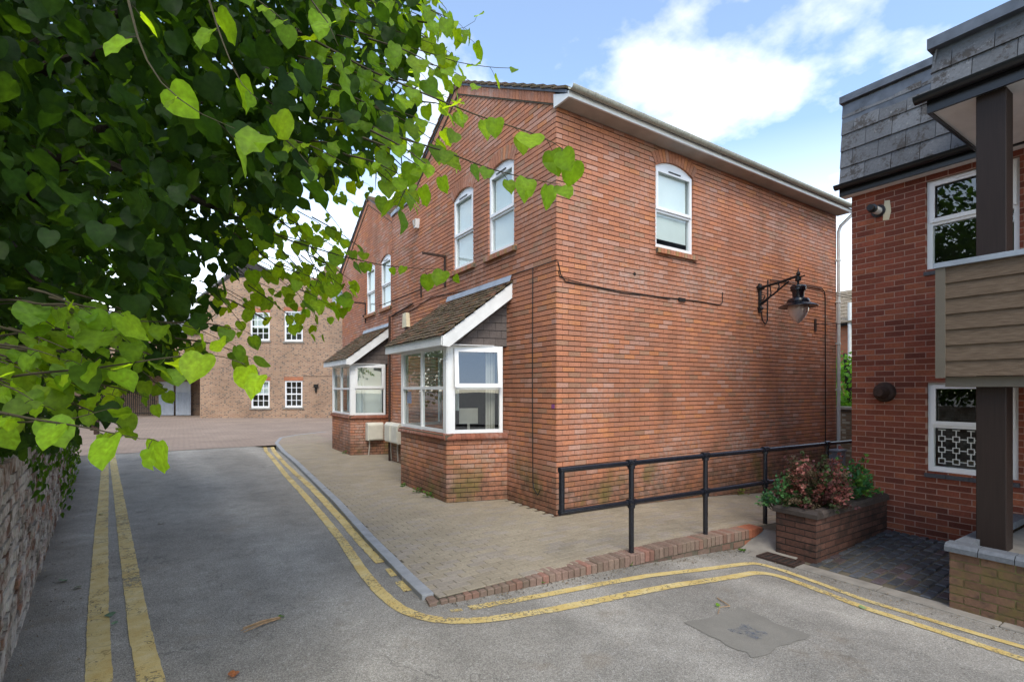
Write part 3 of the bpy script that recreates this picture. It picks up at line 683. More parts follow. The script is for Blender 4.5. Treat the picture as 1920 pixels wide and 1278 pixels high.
def bay(parent, ox, oy, nbr, opensash):
    B = Vector((ox - 0.95, oy + 1.56, 0)); A = Vector((ox, oy + 1.28, 0)); C = Vector((ox - 0.95, oy + 3.52, 0)); D = Vector((ox, oy + 3.74, 0))
    fF = Fr(B, (0, 1, 0), (-1, 0, 0)); U = (A - B).normalized(); fS = Fr(B, U, (U.y, -U.x, 0)); LS = (A - B).length; LF = 1.96
    U2 = (D - C).normalized(); fL = Fr(C, U2, (-U2.y, U2.x, 0))
    core = MB()
    sheet(core, fF, 0, LF, -0.3, 0.98, -0.012); sheet(core, fS, 0, LS, -0.3, 0.98, -0.012); sheet(core, fL, 0, 1.0, -0.3, 0.98, -0.012)
    core.add([B + Vector((.01, .01, .975)), C + Vector((.01, 0, .975)), D + Vector((0, 0, .975)), A + Vector((0, 0, .975))], [(0, 1, 2, 3)])
    by = core.build('bay_window', 'mortar_dark', parent)
    emit(fF, lay(0.006, LF, -0.3, 0.97, phase=0.0), 'brick', by, hc, nbr)
    emit(fS, lay(0.0, LS, -0.3, 0.97, phase=0.1125), 'brick', by, hc, nbr)
    emit(fL, lay(0.0, 0.99, -0.3, 0.97, phase=0.1125), 'brick', by, hc, 0)
    # bullnose sill course
    for fr, L in ((fF, LF), (fS, LS)):
        n = round(L / 0.075)
        for i in range(n):
            a, b = L * i / n + 0.002 - (0.0 if i else 0.05), L * (i + 1) / n - 0.002; m = MB(); P = fr.P
            k = random.uniform(.8, 1.1); c = (0.27 * k, 0.10 * k, 0.062 * k)
            pr_ = 0.06
            m.prism([P(a, 0.985, -0.1), P(a, 0.985, pr_ - 0.008), P(a, 1.01, pr_), P(a, 1.045, pr_ - 0.012), P(a, 1.075, pr_ - 0.06), P(a, 1.085, -0.1)], fr.U * (b - a), c); m.build('sill_brick', 'brick', by)
    m = MB(); m.fbox(fF, -0.055, LF, 0.988, 1.066, -0.1, 0.044); m.build('sill_mortar', 'joint', by)
    # frames
    v0, v1 = 1.08, 2.47; vm = 1.80
    m = MB()
    def bars(fr, L, us, vs, w_=0.05, d0=-0.07, d1=-0.01):
        for u in us: m.fbox(fr, u - w_ / 2, u + w_ / 2, v0, v1, d0, d1)
        for v in vs: m.fbox(fr, us[0] + w_ / 2, us[-1] - w_ / 2, v - w_ / 2, v + w_ / 2, d0, d1 - 0.003)
    bars(fF, LF, [0.12, LF / 2 + 0.04, LF - 0.05], [v0 + 0.03, vm, v1 - 0.03])
    bars(fS, LS, [0.11, LS - 0.10], [v0 + 0.03, vm, v1 - 0.03], 0.055)
    bars(fL, 0.95, [0.1, 0.9], [v0 + 0.03, vm, v1 - 0.03])
    m.fbox(fS, 0.015, 0.085, v0, v1, -0.14, -0.006)
    m.fbox(fF, 0.016, 0.095, v0, v1, -0.09, -0.0035)
    m.fbox(fF, LF - 0.03, LF, v0, v1, -0.09, -0.005)
    fro = m.build('frame', 'white_frame', by)
    # sashes
    m = MB(); u0, u1 = 0.14, LS - 0.13; tl = 0.085 if opensash else 0.0
    def tb(a, b, c, d, dd0=-0.012, dd1=0.022):
        off = lambda v: tl * (v1 - 0.04 - v) / (v1 - 0.04 - vm)
        P = fS.P
        m.hexa([P(a, c, dd0 + off(c)), P(b, c, dd0 + off(c)), P(b, c, dd1 + off(c)), P(a, c, dd1 + off(c)), P(a, d, dd0 + off(d)), P(b, d, dd0 + off(d)), P(b, d, dd1 + off(d)), P(a, d, dd1 + off(d))])
    tb(u0 - .02, u0 + .045, vm + .01, v1 - .04); tb(u1 - .045, u1 + .02, vm + .01, v1 - .04); tb(u0 + .045, u1 - .045, vm + .01, vm + .07); tb(u0 + .045, u1 - .045, v1 - .10, v1 - .04)
    sash = m.build('open_sash' if opensash else 'sash', 'white_frame', by)
    P = fS.P
    for nm, vs in (('pane', [P(u0, vm, 0.005 + tl), P(u1, vm, 0.005 + tl), P(u1, v1 - .05, 0.005), P(u0, v1 - .05, 0.005)]), ('pane', [P(u0 - .02, v0 + .04, -.04), P(u1 + .02, v0 + .04, -.04), P(u1 + .02, vm, -.04), P(u0 - .02, vm, -.04)])):
        m = MB(); m.add(vs, [(0, 1, 2, 3)]); m.build(nm, 'glass', by)
    xs_ = [0.12, LF / 2 + 0.04, LF - 0.05]
    for a, b in zip(xs_, xs_[1:]):
        for c, d in ((v0 + .03, vm), (vm, v1 - .03)):
            m = MB(); P = fF.P; m.add([P(a, c, -.04), P(b, c, -.04), P(b, d, -.04), P(a, d, -.04)], [(0, 1, 2, 3)]); m.build('pane', 'glass', by)
    m = MB(); P = fL.P; m.add([P(.1, v0, -.04), P(.9, v0, -.04), P(.9, v1, -.04), P(.1, v1, -.04)], [(0, 1, 2, 3)]); m.build('pane', 'glass', by)
    # venetian blind behind the front lights, a paper in the lower light
    m = MB()
    for i in range(24):
        v = v1 - 0.06 - i * 0.026
        m.fbox(fF, 0.72, LF - 0.1, v, v + 0.004, -0.16, -0.135)
        m.fbox(fF, 0.17, 0.62, v, v + 0.004, -0.16, -0.135)
    m.build('venetian_blind', 'blind', by)
    if opensash:
        m = MB(); m.fbox(fF, 1.62, 1.82, 1.52, 1.74, -0.075, -0.07); m.build('blue_notice', 'blue_paper', by)
        m = MB(); m.fbox(fF, 0.78, 0.95, 1.4, 1.9, -0.62, -0.6); m.build('white_folder', 'blind', by)
        m = MB()
        for i in range(7): m.fbox(fS, .80 - .022 * i, .815 - .022 * i, 1.1, 2.42, -.16 - .012 * (i % 2), -.14 - .012 * (i % 2))
        m.build('curtain', 'soffit', by)
        m = MB(); m.fbox(fS, .14, .86, 1.06, 1.09, -.4, -.08); m.build('inner_sill', 'white_paint', by)
        m = MB(); m.fbox(fS, .30, .62, 1.20, 1.46, -.52, -.50); m.fbox(fS, .44, .48, 1.09, 1.2, -.52, -.50); m.build('desk_screen', 'soffit', by)
    else:
        m = MB(); m.fbox(fF, 0.2, 1.8, 1.1, 2.4, -0.42, -0.40); m.fbox(fS, .15, .85, 1.1, 2.4, -.5, -.48); m.build('net_curtain', 'blind', by)
    # roof: fascia, barge board, tiles, flashing, slate cheek
    ex, ez, tz = ox - 1.10, 2.60, 3.50
    yn = lambda s: oy + 1.40 - 0.27 * s; yf = lambda s: oy + 3.98 - 0.42 * s
    rp_ = lambda s, f, h=0.0: Vector((ex + 1.10 * s - h * 0.63, yn(s) + (yf(s) - yn(s)) * f, ez + (tz - ez) * s + h * 0.77))
    m = MB(); m.box((ex, yn(0) + 0.03, 2.455), (ex + 0.03, yf(0) - 0.02, 2.60)); m.build('fascia_board', 'white_paint', by)
    m = MB(); m.prism([(ex + .03, yn(0) + .03, 2.462), (ex + .03, yf(0) - .02, 2.462), (ox, yf(0) - .2, 2.475), (ox, yn(1) + .2, 2.475)], (0, 0, 0.012)); m.build('soffit', 'white_paint', by)
    m = MB(); d = Vector((0, 0.03, 0))
    a0, a1 = rp_(0, 0, -0.02), rp_(1, 0, -0.02)
    m.prism([a0 + Vector((-.002, 0, -.14)), a0 + Vector((.10, -.02, -.155)), a1 + Vector((0, 0, -.24)), a1 + Vector((0, 0, 0.0)), a0 + Vector((-.002, 0, 0.0))], d); m.build('barge_board', 'white_paint', by)
    m = MB(); m.prism([rp_(0, 0.01, -.02), rp_(0, .99, -.02), rp_(1, .99, -.02), rp_(1, 0.01, -.02)], (0, 0, -0.03)); m.build('roof_deck', 'dark_void', by)
    NR = 14
    for r in range(NR):
        s0, s1 = (r - 0.25) / NR, min(1.0, (r + 1.35) / NR); nt_ = 15; sh = 0.5 if r % 2 else 0
        for i in range(nt_ + (1 if sh else 0)):
            f0, f1 = max(-0.012, (i - sh) / nt_ + 0.0012), min(1.012, (i - sh + 1) / nt_ - 0.0012)
            m = MB(); k = random.uniform(.7, 1.25); c = (0.135 * k, 0.098 * k, 0.072 * k) if random.random() < .8 else (0.20 * k, 0.10 * k, 0.065 * k)
            lf = random.uniform(0.0, 0.014); sk_ = random.uniform(-.006, .006)
            m.hexa([rp_(s0 + sk_, f0, 0.012 + lf), rp_(s0 - sk_, f1, 0.012 + lf), rp_(s1, f1, -0.004), rp_(s1, f0, -0.004), rp_(s0 + sk_, f0, 0.028 + lf), rp_(s0 - sk_, f1, 0.028 + lf * .5), rp_(s1, f1, 0.010), rp_(s1, f0, 0.010)], c); m.build('roof_tile', 'tile', by)
    m = MB(); m.prism([rp_(0.965, -.01, .03), rp_(0.965, 0.94, .03), rp_(1, .94, .04) + Vector((-.004, 0, .06)), rp_(1, -.01, .04) + Vector((-.004, 0, .06))], (-0.004, 0, 0.004)); m.build('lead_flashing', 'lead', by)
    # slate hung cheek
    hyp = (0.62, -0.66, -1)           # v <= 2.47 + slope*u
    sl_ = (3.26 - 2.36) / LS
    m = MB(); sheet(m, fS, 0, LS, 2.46, 3.5, -0.03, [(-sl_, 1, 2.50)]); m.build('cheek_board', 'dark_void', by)
    for p in lay(0.0, LS - 0.004, 2.475, 3.3, half=[(-sl_, 1, 2.33)], bl=0.2, ch=0.125, bed=0.006, perp=0.004, vbase=2.475):
        m = MB(); k = random.uniform(.85, 1.15); n = len(p)
        vs = [fS.P(u, v, -0.008 if v < p[0][1] + 0.05 else -0.018) for u, v in p] + [fS.P(u, v, -.03) for u, v in p]
        m.add(vs, [tuple(range(n))] + [(j, n + j, n + (j + 1) % n, (j + 1) % n) for j in range(n)], (0.115 * k, 0.095 * k, 0.088 * k)); m.build('cheek_slate', 'cheek_slate', by)
    ca = math.cos(math.atan(sl_)); sa = math.sin(math.atan(sl_)); LL = LS / ca
    for i in range(7):
        a, b = LL * i / 7 + .002, LL * (i + 1) / 7 - .002
        q = lambda l, w_: (l * ca + w_ * sa, 2.345 + l * sa - w_ * ca)
        p = [q(a, 0), q(b, 0), q(b, -0.155), q(a, -0.155)]
        for h in ((0, -1, -2.475), (1, 0, LS - .004), (-1, 0, 0.0)): p = clip(p, *h)
        if len(p) < 3: continue
        m = MB(); k = random.uniform(.85, 1.15); n = len(p)
        vs = [fS.P(u, v, 0.004) for u, v in p] + [fS.P(u, v, -.02) for u, v in p]
        m.add(vs, [tuple(range(n))] + [(j, n + j, n + (j + 1) % n, (j + 1) % n) for j in range(n)], (0.125 * k, 0.105 * k, 0.098 * k)); m.build('cheek_slate', 'cheek_slate', by)
    return by

def house(ox, oy, main):
    lab = 'nearest red brick house with long side wall and open bay sash' if main else 'further red brick house set back beyond the nearest gabled house'
    h = thing('brick_house', lab, 'house', group='red brick houses with tiled bays')
    fF = Fr((ox, oy, 0), (0, 1, 0), (-1, 0, 0)); LEN = 8.17; W = 6.62 if main else 6.0
    arches = [(1.08, 1.88, 4.07, 5.42), (2.42, 3.22, 4.07, 5.42)]
    ops = [(a, b, c, d + 0.12) for a, b, c, d in arches] + [(1.42, 3.5, 1.0, 2.5)]
    EZ = 5.90
    gab = [(-0.537, 1, EZ - 0.06), (0.537, 1, EZ - 0.06 + 3.0 * 1.074)]
    core = MB()
    sheet(core, fF, 0, 5.5, -0.5, 7.9, -0.012, gab, ops)
    polys = lay(0.006, 5.5, -0.45, 7.9, gab, ops, phase=0.1125)
    if main:
        sheet(core, fF, 5.5, W, -0.5, 6.10, -0.012); polys += lay(5.5, W - .006, -0.45, 6.1, phase=0.1125)
    else:
        sheet(core, fF, 5.5, W, -0.5, 7.0, -0.012, gab); polys += lay(5.5, W, -0.45, 7.0, gab, phase=0.1125)
    for o in ops: reveals(core, fF, o)
    for a, b, c, d in arches: arch(h, fF, a, b, d, 0.12, core)
    if main:
        fS = Fr((ox, oy, 0), (1, 0, 0), (0, -1, 0)); sw = (2.06, 3.02, 4.11, 5.44); so_ = (2.06, 3.02, 4.11, 5.57)
        sheet(core, fS, 0, LEN, -0.6, 5.85, -0.012, ops=[so_]); reveals(core, fS, so_); arch(h, fS, *sw[:2], sw[3], 0.13, core)
        sp_ = lay(0.006, LEN, -0.525, 5.80, ops=[so_], phase=0.225)
    else:
        fS = Fr((ox, oy, 0), (1, 0, 0), (0, -1, 0)); sheet(core, fS, 0, LEN, -0.5, 5.85, -0.012)
    # back and party side, ceilings close the rooms
    core.add([(ox + LEN, oy, -.6), (ox + LEN, oy + W, -.6), (ox + LEN, oy + W, 5.7), (ox + LEN, oy + 3, 7.4), (ox + LEN, oy, 5.7)], [(0, 1, 2, 3, 4)])
    core.add([(ox, oy + W, -.6), (ox + LEN, oy + W, -.6), (ox + LEN, oy + W, 6.05), (ox, oy + W, 6.05)], [(0, 1, 2, 3)])
    core.build('wall_backing', 'mortar_dark', h)
    m = MB(); m.box((ox + 0.15, oy + 0.15, 2.9), (ox + LEN - .1, oy + W - .1, 3.1)); m.box((ox + 3.2, oy + .15, -.2), (ox + 3.25, oy + W - .1, 5.6)); m.box((ox + .15, oy + .15, 5.66), (ox + LEN - .1, oy + 5.9, 5.70)); m.build('room_partition', 'room', h)
    if main:
        allp = [(fF, p) for p in polys]
        emit(fS, sp_, 'brick', h, hc, 200); emit(fF, polys, 'brick', h, hc, 90)
    else: emit(fF, polys, 'brick', h, hc, 200)
    for a, b, c, d in arches:
        window(h, fF, a, b, c, d, 0.12, blind=0.97)
        sill(h, fF, a - 0.09, b + 0.09, c)
    if main:
        w_ = window(h, fS, *sw, 0.13, mid=0.47, blind=0.87); sill(h, fS, sw[0] + .0, sw[1] + 0.07, sw[2])
        m = MB(); m.tube([fS.P(2.25, 4.16, -.16), fS.P(2.2, 4.32, -.2)], 0.012); m.build('stick', 'dead_wood', w_)
    bay(h, ox, oy, 100, main)
    # roof slopes in courses of interlocking tiles
    sl_ = 0.537; cs = 1 / math.hypot(1, sl_); sn = sl_ * cs; RL = 3.0 / cs + 0.30; nC = 13; ex = RL / nC
    for side in (1, -1):
        for k in range(nC + (0)):
            l0, l1 = -0.30 + k * ex, -0.30 + (k + 1) * ex + 0.06
            if side == -1 and main and k < 2: continue
            m = MB(); kk = random.uniform(.85, 1.15)
            def q(l, hh, x):
                yy = l * cs - hh * sn; zz = EZ + 0.085 + l * sn + hh * cs
                return (x, oy + (yy if side == 1 else 6.0 - yy), zz)
            nT = 27
            for i in range(nT):
                x0 = ox - 0.07 + (LEN + .1) * i / nT; x1 = ox - 0.07 + (LEN + .1) * (i + 1) / nT - .004; xm = (x0 + x1) / 2
                c = (0.15 * kk * random.uniform(.85, 1.15), 0.10 * kk, 0.072 * kk)
                m.hexa([q(l0, .028, x0), q(l0, .028, x1), q(l1, 0.0, x1), q(l1, 0.0, x0), q(l0, .060, x0), q(l0, .060, x1), q(l1, .03, x1), q(l1, .03, x0)], c)
            m.build('tile_course', 'tile', h)
        m = MB()                                # undercloak and deck
        A = lambda y, dz_: (y if side == 1 else 6.0 - y, EZ + sl_ * y + dz_)
        y0 = -0.26 if (side == 1 or not main) else 0.45
        p0, p1 = A(y0, 0.055), A(3.0, 0.055); p2, p3 = A(3.0, 0.10), A(y0, 0.10)
        m.prism([(ox - .045, oy + a, z) for a, z in (p0, p1, p2, p3)], (LEN + .06, 0, 0)); m.build('roof_deck', 'lead_dark', h)
        # raking brick course under the verge
        n = 36 if (side == 1 or not main) else 30
        for i in range(n):
            ya = (3.0 * i / 36 + .004) if n == 36 else 0.5 + 2.5 * i / 30 + .004; yb = ya + (3.0 / 36) - .008
            q = [A(ya, -0.10), A(yb, -0.10), A(yb, 0.055), A(ya, 0.055)]
            m = MB(); m.prism([(ox - 0.022, oy + a, z) for a, z in q], (0.08, 0, 0), hc(0, 0)); m.build('verge_brick', 'brick', h)
        m = MB(); q = [A(0.0 if n == 36 else .5, -0.125), A(3.0, -0.125), A(3.0, 0.05), A(0.0 if n == 36 else .5, 0.05)]
        m.prism([(ox - 0.014, oy + a, z) for a, z in q], (0.07, 0, 0)); m.build('verge_mortar', 'joint', h)
    m = MB(); m.tube([(ox - .06, oy + 3.0, EZ + 1.67), (ox + LEN, oy + 3.0, EZ + 1.67)], 0.09, 10, (0.15, 0.1, 0.07)); m.build('ridge_tile', 'tile', h)
    if main:
        m = MB(); m.box((ox - .03, oy + 5.42, 6.102), (ox + 3.5, oy + W + .02, 6.135)); m.add([(ox - .035, oy + 5.35, 6.20), (ox - .035, oy + 6.62, 6.08), (ox - .035, oy + 6.62, 6.17), (ox - .035, oy + 5.35, 6.27)], [(0, 1, 2, 3)]); m.build('lead_gutter', 'lead', h)
        # eaves of the long side
        m = MB(); m.box((ox, oy - 0.285, 5.755), (ox + LEN + .03, oy - 0.012, 5.77)); m.build('soffit', 'soffit', h)
        m = MB(); m.box((ox - 0.03, oy - 0.315, 5.745), (ox + LEN + 0.05, oy - 0.287, 5.83)); m.build('fascia_board', 'white_paint', h)
        m = MB(); m.prism([(ox - 0.034, oy - 0.317, 5.74), (ox - 0.034, oy + 0.02, 5.74), (ox - 0.034, oy + 0.02, 5.93), (ox - 0.034, oy - 0.317, 5.78)], (0.03, 0, 0)); m.build('box_end', 'white_paint', h)
        m = MB(); prof = [(0.055 * math.sin(t), -0.055 * math.cos(t)) for t in [R(-90 + 18 * i) for i in range(11)]]
        o = len(m.v); X = [ox - 0.05, ox + LEN + 0.06]
        for x in X:
            for a, b in prof: m.v.append((x, oy - 0.375 + a, 5.862 + b)); m.c.append((1, 1, 1))
            for a, b in prof[::-1]: m.v.append((x, oy - 0.375 + a * .93, 5.862 + b * .93)); m.c.append((1, 1, 1))
        n = 22
        m.f += [(i, (i + 1) % n, n + (i + 1) % n, n + i) for i in range(n)] + [tuple(range(n)), tuple(range(n, 2 * n))[::-1]]
        gt = m.build('gutter', 'gutter', h, smooth=True)
        for i in range(9):
            m = MB(); x = ox + 0.35 + i * 0.95
            for (a, b), (c, d) in zip(prof, prof[1:]):
                m.add([(x, oy - .375 + a * 1.1, 5.862 + b * 1.1), (x + .05, oy - .375 + a * 1.1, 5.862 + b * 1.1), (x + .05, oy - .375 + c * 1.1, 5.862 + d * 1.1), (x, oy - .375 + c * 1.1, 5.862 + d * 1.1)], [(0, 1, 2, 3)])
            m.build('gutter_bracket', 'gutter', gt)
        m = MB(); px = ox + LEN - 0.02
        m.tube([(px, oy - .375, 5.83), (px, oy - .375, 5.72), (px, oy - .10, 5.50), (px, oy - .06, 5.38), (px, oy - .06, -0.42)], 0.036, 10); dp = m.build('downpipe', 'pipe_white', h, smooth=True)
        for z in (0.55, 1.75, 2.8, 3.75, 4.7):
            m = MB(); m.lathe([(0.037, 0), (0.045, 0.003), (0.045, 0.05), (0.037, 0.053)], (px, oy - .06, z), 12); m.box((px - .075, oy - .05, z + .01), (px + .075, oy - .02, z + .035)); m.build('pipe_clip', 'pipe_white', dp)
        # dark cable riser beside the downpipe and the cable run round the corner
        m = MB(); P = fS.P
        m.tube([P(5.4, 3.96, .02), P(6.2, 4.0, .025), P(7.45, 4.02, .02), P(7.58, 3.96, .02), P(7.62, 3.8, .02), P(7.63, -.3, .02)], 0.011, 6); m.build('riser_pipe', 'cable', h)
        m = MB(); m.tube([fF.P(2.6, 3.60, .012), fF.P(0.9, 3.60, .012), fF.P(0.03, 3.59, .012), P(.02, 3.58, .014), P(.07, 3.40, .016), P(.16, 3.31, .012), P(.6, 3.30, .012), P(1.3, 3.27, .012), P(2.3, 3.30, .012), P(3.1, 3.32, .012), P(3.75, 3.31, .012), P(3.84, 3.36, .012), P(3.85, 3.55, .012)], 0.007, 6)
        m.tube([P(.03, 3.45, .014), P(.05, 3.36, .014), P(.5, 3.32, .012), P(1.0, 3.30, .012), P(2.4, 3.28, .012)], 0.006, 6)
        m.tube([fF.P(0.55, 3.6, .012), fF.P(0.56, 2.0, .012), fF.P(0.55, 0.38, .012), fF.P(.50, .30, .03), fF.P(.40, .22, .03), fF.P(.36, .30, .02)], 0.007, 6)
        m.tube([fF.P(2.6, 3.6, .012), fF.P(4.2, 3.72, .012), fF.P(5.9, 3.52, .012)], 0.008, 6); m.build('wall_cable', 'cable', h)
        m = MB(); m.box((ox + 2.62, oy - .03, 3.27), (ox + 2.78, oy, 3.33)); m.build('junction_box', 'cable', h)
        m = MB(); m.tube([P(1.57, 3.60, -.02), P(1.57, 3.60, .004)], 0.028, 10); m.build('vent_hole', 'dark_void', h)
        m = MB(); m.tube([fF.P(6.66, 3.62, .05), fF.P(6.66, -0.05, .05)], 0.03, 8); m.build('black_downpipe', 'rust_iron', h)
        m = MB(); m.tube([fF.P(5.2, 3.72, .03), fF.P(6.6, 3.60, .03)], 0.02, 6); m.build('overflow_pipe', 'rust_iron', h)
        m = MB(); m.fbox(fF, 0.035, 0.105, 1.505, 1.565, 0.002, 0.0045); m.build('graffiti_mark', 'purple_ink', h)
    return h
H1 = house(0, 0, True)
H2 = house(0.35, 6.62, False)
# ------------------------------------------------------------------ flats on the right
def fc(u, v):
    k = random.uniform(0.8, 1.2); r = random.random()
    c = (0.205, 0.058, 0.034) if r < .6 else (0.155, 0.044, 0.028) if r < .82 else (0.255, 0.08, 0.042)
    return (c[0] * k, c[1] * k, c[2] * k)
fl = thing('block_of_flats', 'dark red brick flats with slate mansard and boarded balcony', 'building')
FX, FY = 3.52, -2.27
fR = Fr((FX, FY, 0), (0, -1, 0), (-1, 0, 0)); FL = 4.5
w1 = (0.85, 1.71, 3.30, 4.42); w2 = (0.86, 1.70, 0.74, 1.86)
m = MB(); sheet(m, fR, 0, FL, -0.6, 4.6, -0.004, ops=[w1, w2]); reveals(m, fR, w1); reveals(m, fR, w2)
m.build('wall_backing', 'mortar_pale', fl)
m = MB(); m.add([(FX + .003, FY - .003, -.6), (FX + 9, FY - .003, -.6), (FX + 9, FY - .003, 4.6), (FX + .003, FY - .003, 4.6)], [(0, 1, 2, 3)]); m.add([(FX + 9, FY, -.6), (FX + 9, FY - FL, -.6), (FX + 9, FY - FL, 4.6), (FX + 9, FY, 4.6)], [(0, 1, 2, 3)]); m.add([(FX, FY - FL, -.6), (FX + 9, FY - FL, -.6), (FX + 9, FY - FL, 4.6), (FX, FY - FL, 4.6)], [(0, 1, 2, 3)])
m.build('side_wall', 'plain_flats', fl)
emit(fR, lay(0.0, FL, -0.525, 4.55, ops=[w1, w2], phase=0.06, perp=0.011, bed=0.011), 'flats_brick', fl, fc, 300)
m = MB(); m.box((FX + .25, FY - FL + .05, -.5), (FX + 8.8, FY - .1, -.45)); m.box((FX + 2.0, FY - FL + .05, -.5), (FX + 2.05, FY - .1, 4.5)); m.box((FX + .15, FY - FL + .05, 2.4), (FX + 8.8, FY - .1, 2.5)); m.build('room_partition', 'room', fl)
window(fl, fR, *w1, mid=0.52, blind=0.0, rec=0.10)
lw = window(fl, fR, *w2, mid=0.52, blind=0.0, rec=0.10)
for w_, nm in ((w1, 1), (w2, 2)):
    for i in range(4):
        a = w_[0] - .02 + (w_[1] - w_[0] + .04) * i / 4; b = w_[0] - .02 + (w_[1] - w_[0] + .04) * (i + 1) / 4 - .006
        m = MB(); P = fR.P; m.hexa([P(a, w_[2] - .075, -.1), P(b, w_[2] - .075, -.1), P(b, w_[2] - .075, .02), P(a, w_[2] - .075, .02), P(a, w_[2], -.1), P(b, w_[2], -.1), P(b, w_[2] - .03, .02), P(a, w_[2] - .03, .02)], (0.075, 0.075, 0.085)); m.build('sill_tile', 'coping', fl)
# fretwork strips on the lower light
m = MB(); u0, v0, s = w2[0] + 0.05, w2[2] + 0.06, 0.078
def fret(a, b, c, d):
    x0, x1 = u0 + min(a, c) * s - .005, u0 + max(a, c) * s + .005; y0, y1 = v0 + min(b, d) * s - .005, v0 + max(b, d) * s + .005
    if x1 < w2[1] - .05 and y1 < w2[2] + .56: m.fbox(fR, x0, x1, y0, y1, -0.088, -0.078 + random.uniform(0, .0006))
for i in range(3):
    for j in range(2):
        X, Y = 0.6 + i * 3.6, 0.6 + j * 3.6
        for (x, y) in ((X, Y), (X + 1.8, Y), (X, Y + 1.8), (X + 1.8, Y + 1.8)):
            for q in ((0, 0, .8, 0), (0, .8, .8, .8), (0, 0, 0, .8), (.8, 0, .8, .8)): fret(x + q[0], y + q[1], x + q[2], y + q[3])
        for q in ((.8, .4, 1.8, .4), (.4, .8, .4, 1.8), (.8, 2.2, 1.8, 2.2), (2.2, .8, 2.2, 1.8), (2.6, .4, 3.6, .4), (2.6, 2.2, 3.6, 2.2), (.4, 2.6, .4, 3.6), (2.2, 2.6, 2.2, 3.6)): fret(X + q[0], Y + q[1], X + q[2], Y + q[3])
m.build('fretwork', 'pipe_white', lw)
# slate hung parapet, gutter, soffit
def slates(fr, L, v0, rows, ch, wd, parent, lean=0.10, d0=0.06, u_start=0.0):
    H = rows * ch; dd = lambda v: d0 - lean * (v - v0) / H
    for k in range(rows):
        u = u_start - (wd / 2 if k % 2 else 0)
        while u < L:
            a, b = max(u, u_start) + .003, min(u + wd, L) - .003; u += wd
            if b - a < 0.03: continue
            va, vb = v0 + k * ch, v0 + (k + 1) * ch + 0.05; q = random.uniform(.8, 1.2)
            m = MB(); P = fr.P; t = random.uniform(-.004, .010); w_ = random.uniform(-.005, .005)
            m.hexa([P(a, va + w_, dd(va)), P(b, va - w_, dd(va)), P(b, va - w_, dd(va) + .016 + t), P(a, va + w_, dd(va) + .016), P(a, vb, dd(vb) - .012), P(b, vb, dd(vb) - .012), P(b, vb, dd(vb) - .004), P(a, vb, dd(vb) - .004)], (0.105 * q, 0.11 * q, 0.118 * q)); m.build('slate', 'slate', parent)
fG = Fr((FX - 0.08, FY + 0.10, 0), (0, -1, 0), (-1, 0, 0))
slates(fG, 1.9, 4.66, 5, 0.24, 0.31, fl)
m = MB(); m.box((FX - .07, FY - FL, 4.64), (FX + 9, FY + .09, 5.80)); m.build('roof_core', 'lead_dark', fl)
m = MB(); m.box((FX - 0.11, FY - FL, 5.83), (FX + .12, FY + .115, 5.925)); m.build('lead_capping', 'lead_dark', fl)
def gutterrun(p0, p1, out, parent, r=0.06, m_='black_plastic', name='gutter'):
    p0, p1, out = Vector(p0), Vector(p1), Vector(out); m = MB()
    prof = [(r * math.sin(t), -r * math.cos(t)) for t in [R(-90 + 20 * i) for i in range(10)]]
    for p in (p0, p1):
        for a, b in prof: m.v.append(tuple(p + out * a + Vector((0, 0, b)))); m.c.append((1, 1, 1))
        for a, b in prof[::-1]: m.v.append(tuple(p + out * a * .92 + Vector((0, 0, b * .92)))); m.c.append((1, 1, 1))
    n = 20; m.f += [(i, (i + 1) % n, n + (i + 1) % n, n + i) for i in range(n)] + [tuple(range(n)), tuple(range(n, 2 * n))[::-1]]
    return m.build(name, m_, parent, smooth=True)
gutterrun((FX - .20, FY + .13, 4.64), (FX - .20, FY - FL, 4.64), (-1, 0, 0), fl)
m = MB(); m.box((FX - .14, FY - FL, 4.50), (FX - .115, FY + .10, 4.65)); m.build('fascia_board', 'black_plastic', fl)
m = MB(); m.box((FX - .113, FY - FL, 4.495), (FX + .02, FY + .095, 4.51)); m.build('soffit', 'white_paint', fl)
# porch canopy on posts
CX0, CYL = 1.78, -3.68
m = MB(); m.box((CX0, -7.0, 4.52), (FX - .15, CYL - .03, 4.545)); m.build('canopy_soffit', 'white_paint', fl)
m = MB(); m.box((CX0 - .03, -7.0, 4.50), (CX0 - .002, CYL, 4.66)); m.box((CX0 + .0, CYL - .028, 4.50), (FX - .15, CYL, 4.66)); m.build('canopy_fascia', 'black_plastic', fl)
gutterrun((CX0 - .09, CYL + .08, 4.66), (CX0 - .09, -7.0, 4.66), (-1, 0, 0), fl)
m = MB(); m.box((CX0 + .05, -7.0, 4.66), (FX - .05, CYL - .04, 5.13)); m.build('canopy_core', 'lead_dark', fl)
fC = Fr((CX0 + .03, CYL - .02, 0), (0, -1, 0), (-1, 0, 0)); slates(fC, 3.3, 4.68, 2, 0.225, 0.31, fl, lean=0.06, d0=0.03)
fC2 = Fr((FX - .1, CYL - .035, 0), (-1, 0, 0), (0, 1, 0)); slates(fC2, 1.62, 4.68, 2, 0.225, 0.31, fl, lean=0.04, d0=0.02)
m = MB(); m.box((CX0 - .03, -7.0, 5.13), (FX - .05, CYL + .0, 5.235)); m.build('canopy_capping', 'lead_dark', fl)
for py in (-4.03, -6.3):
    m = MB(); m.box((1.82, py - .21, 0.30), (2.03, py, 4.518)); o = m.build('post', 'post_paint', fl); bv = o.modifiers.new('edge', 'BEVEL'); bv.width = 0.006; bv.segments = 2
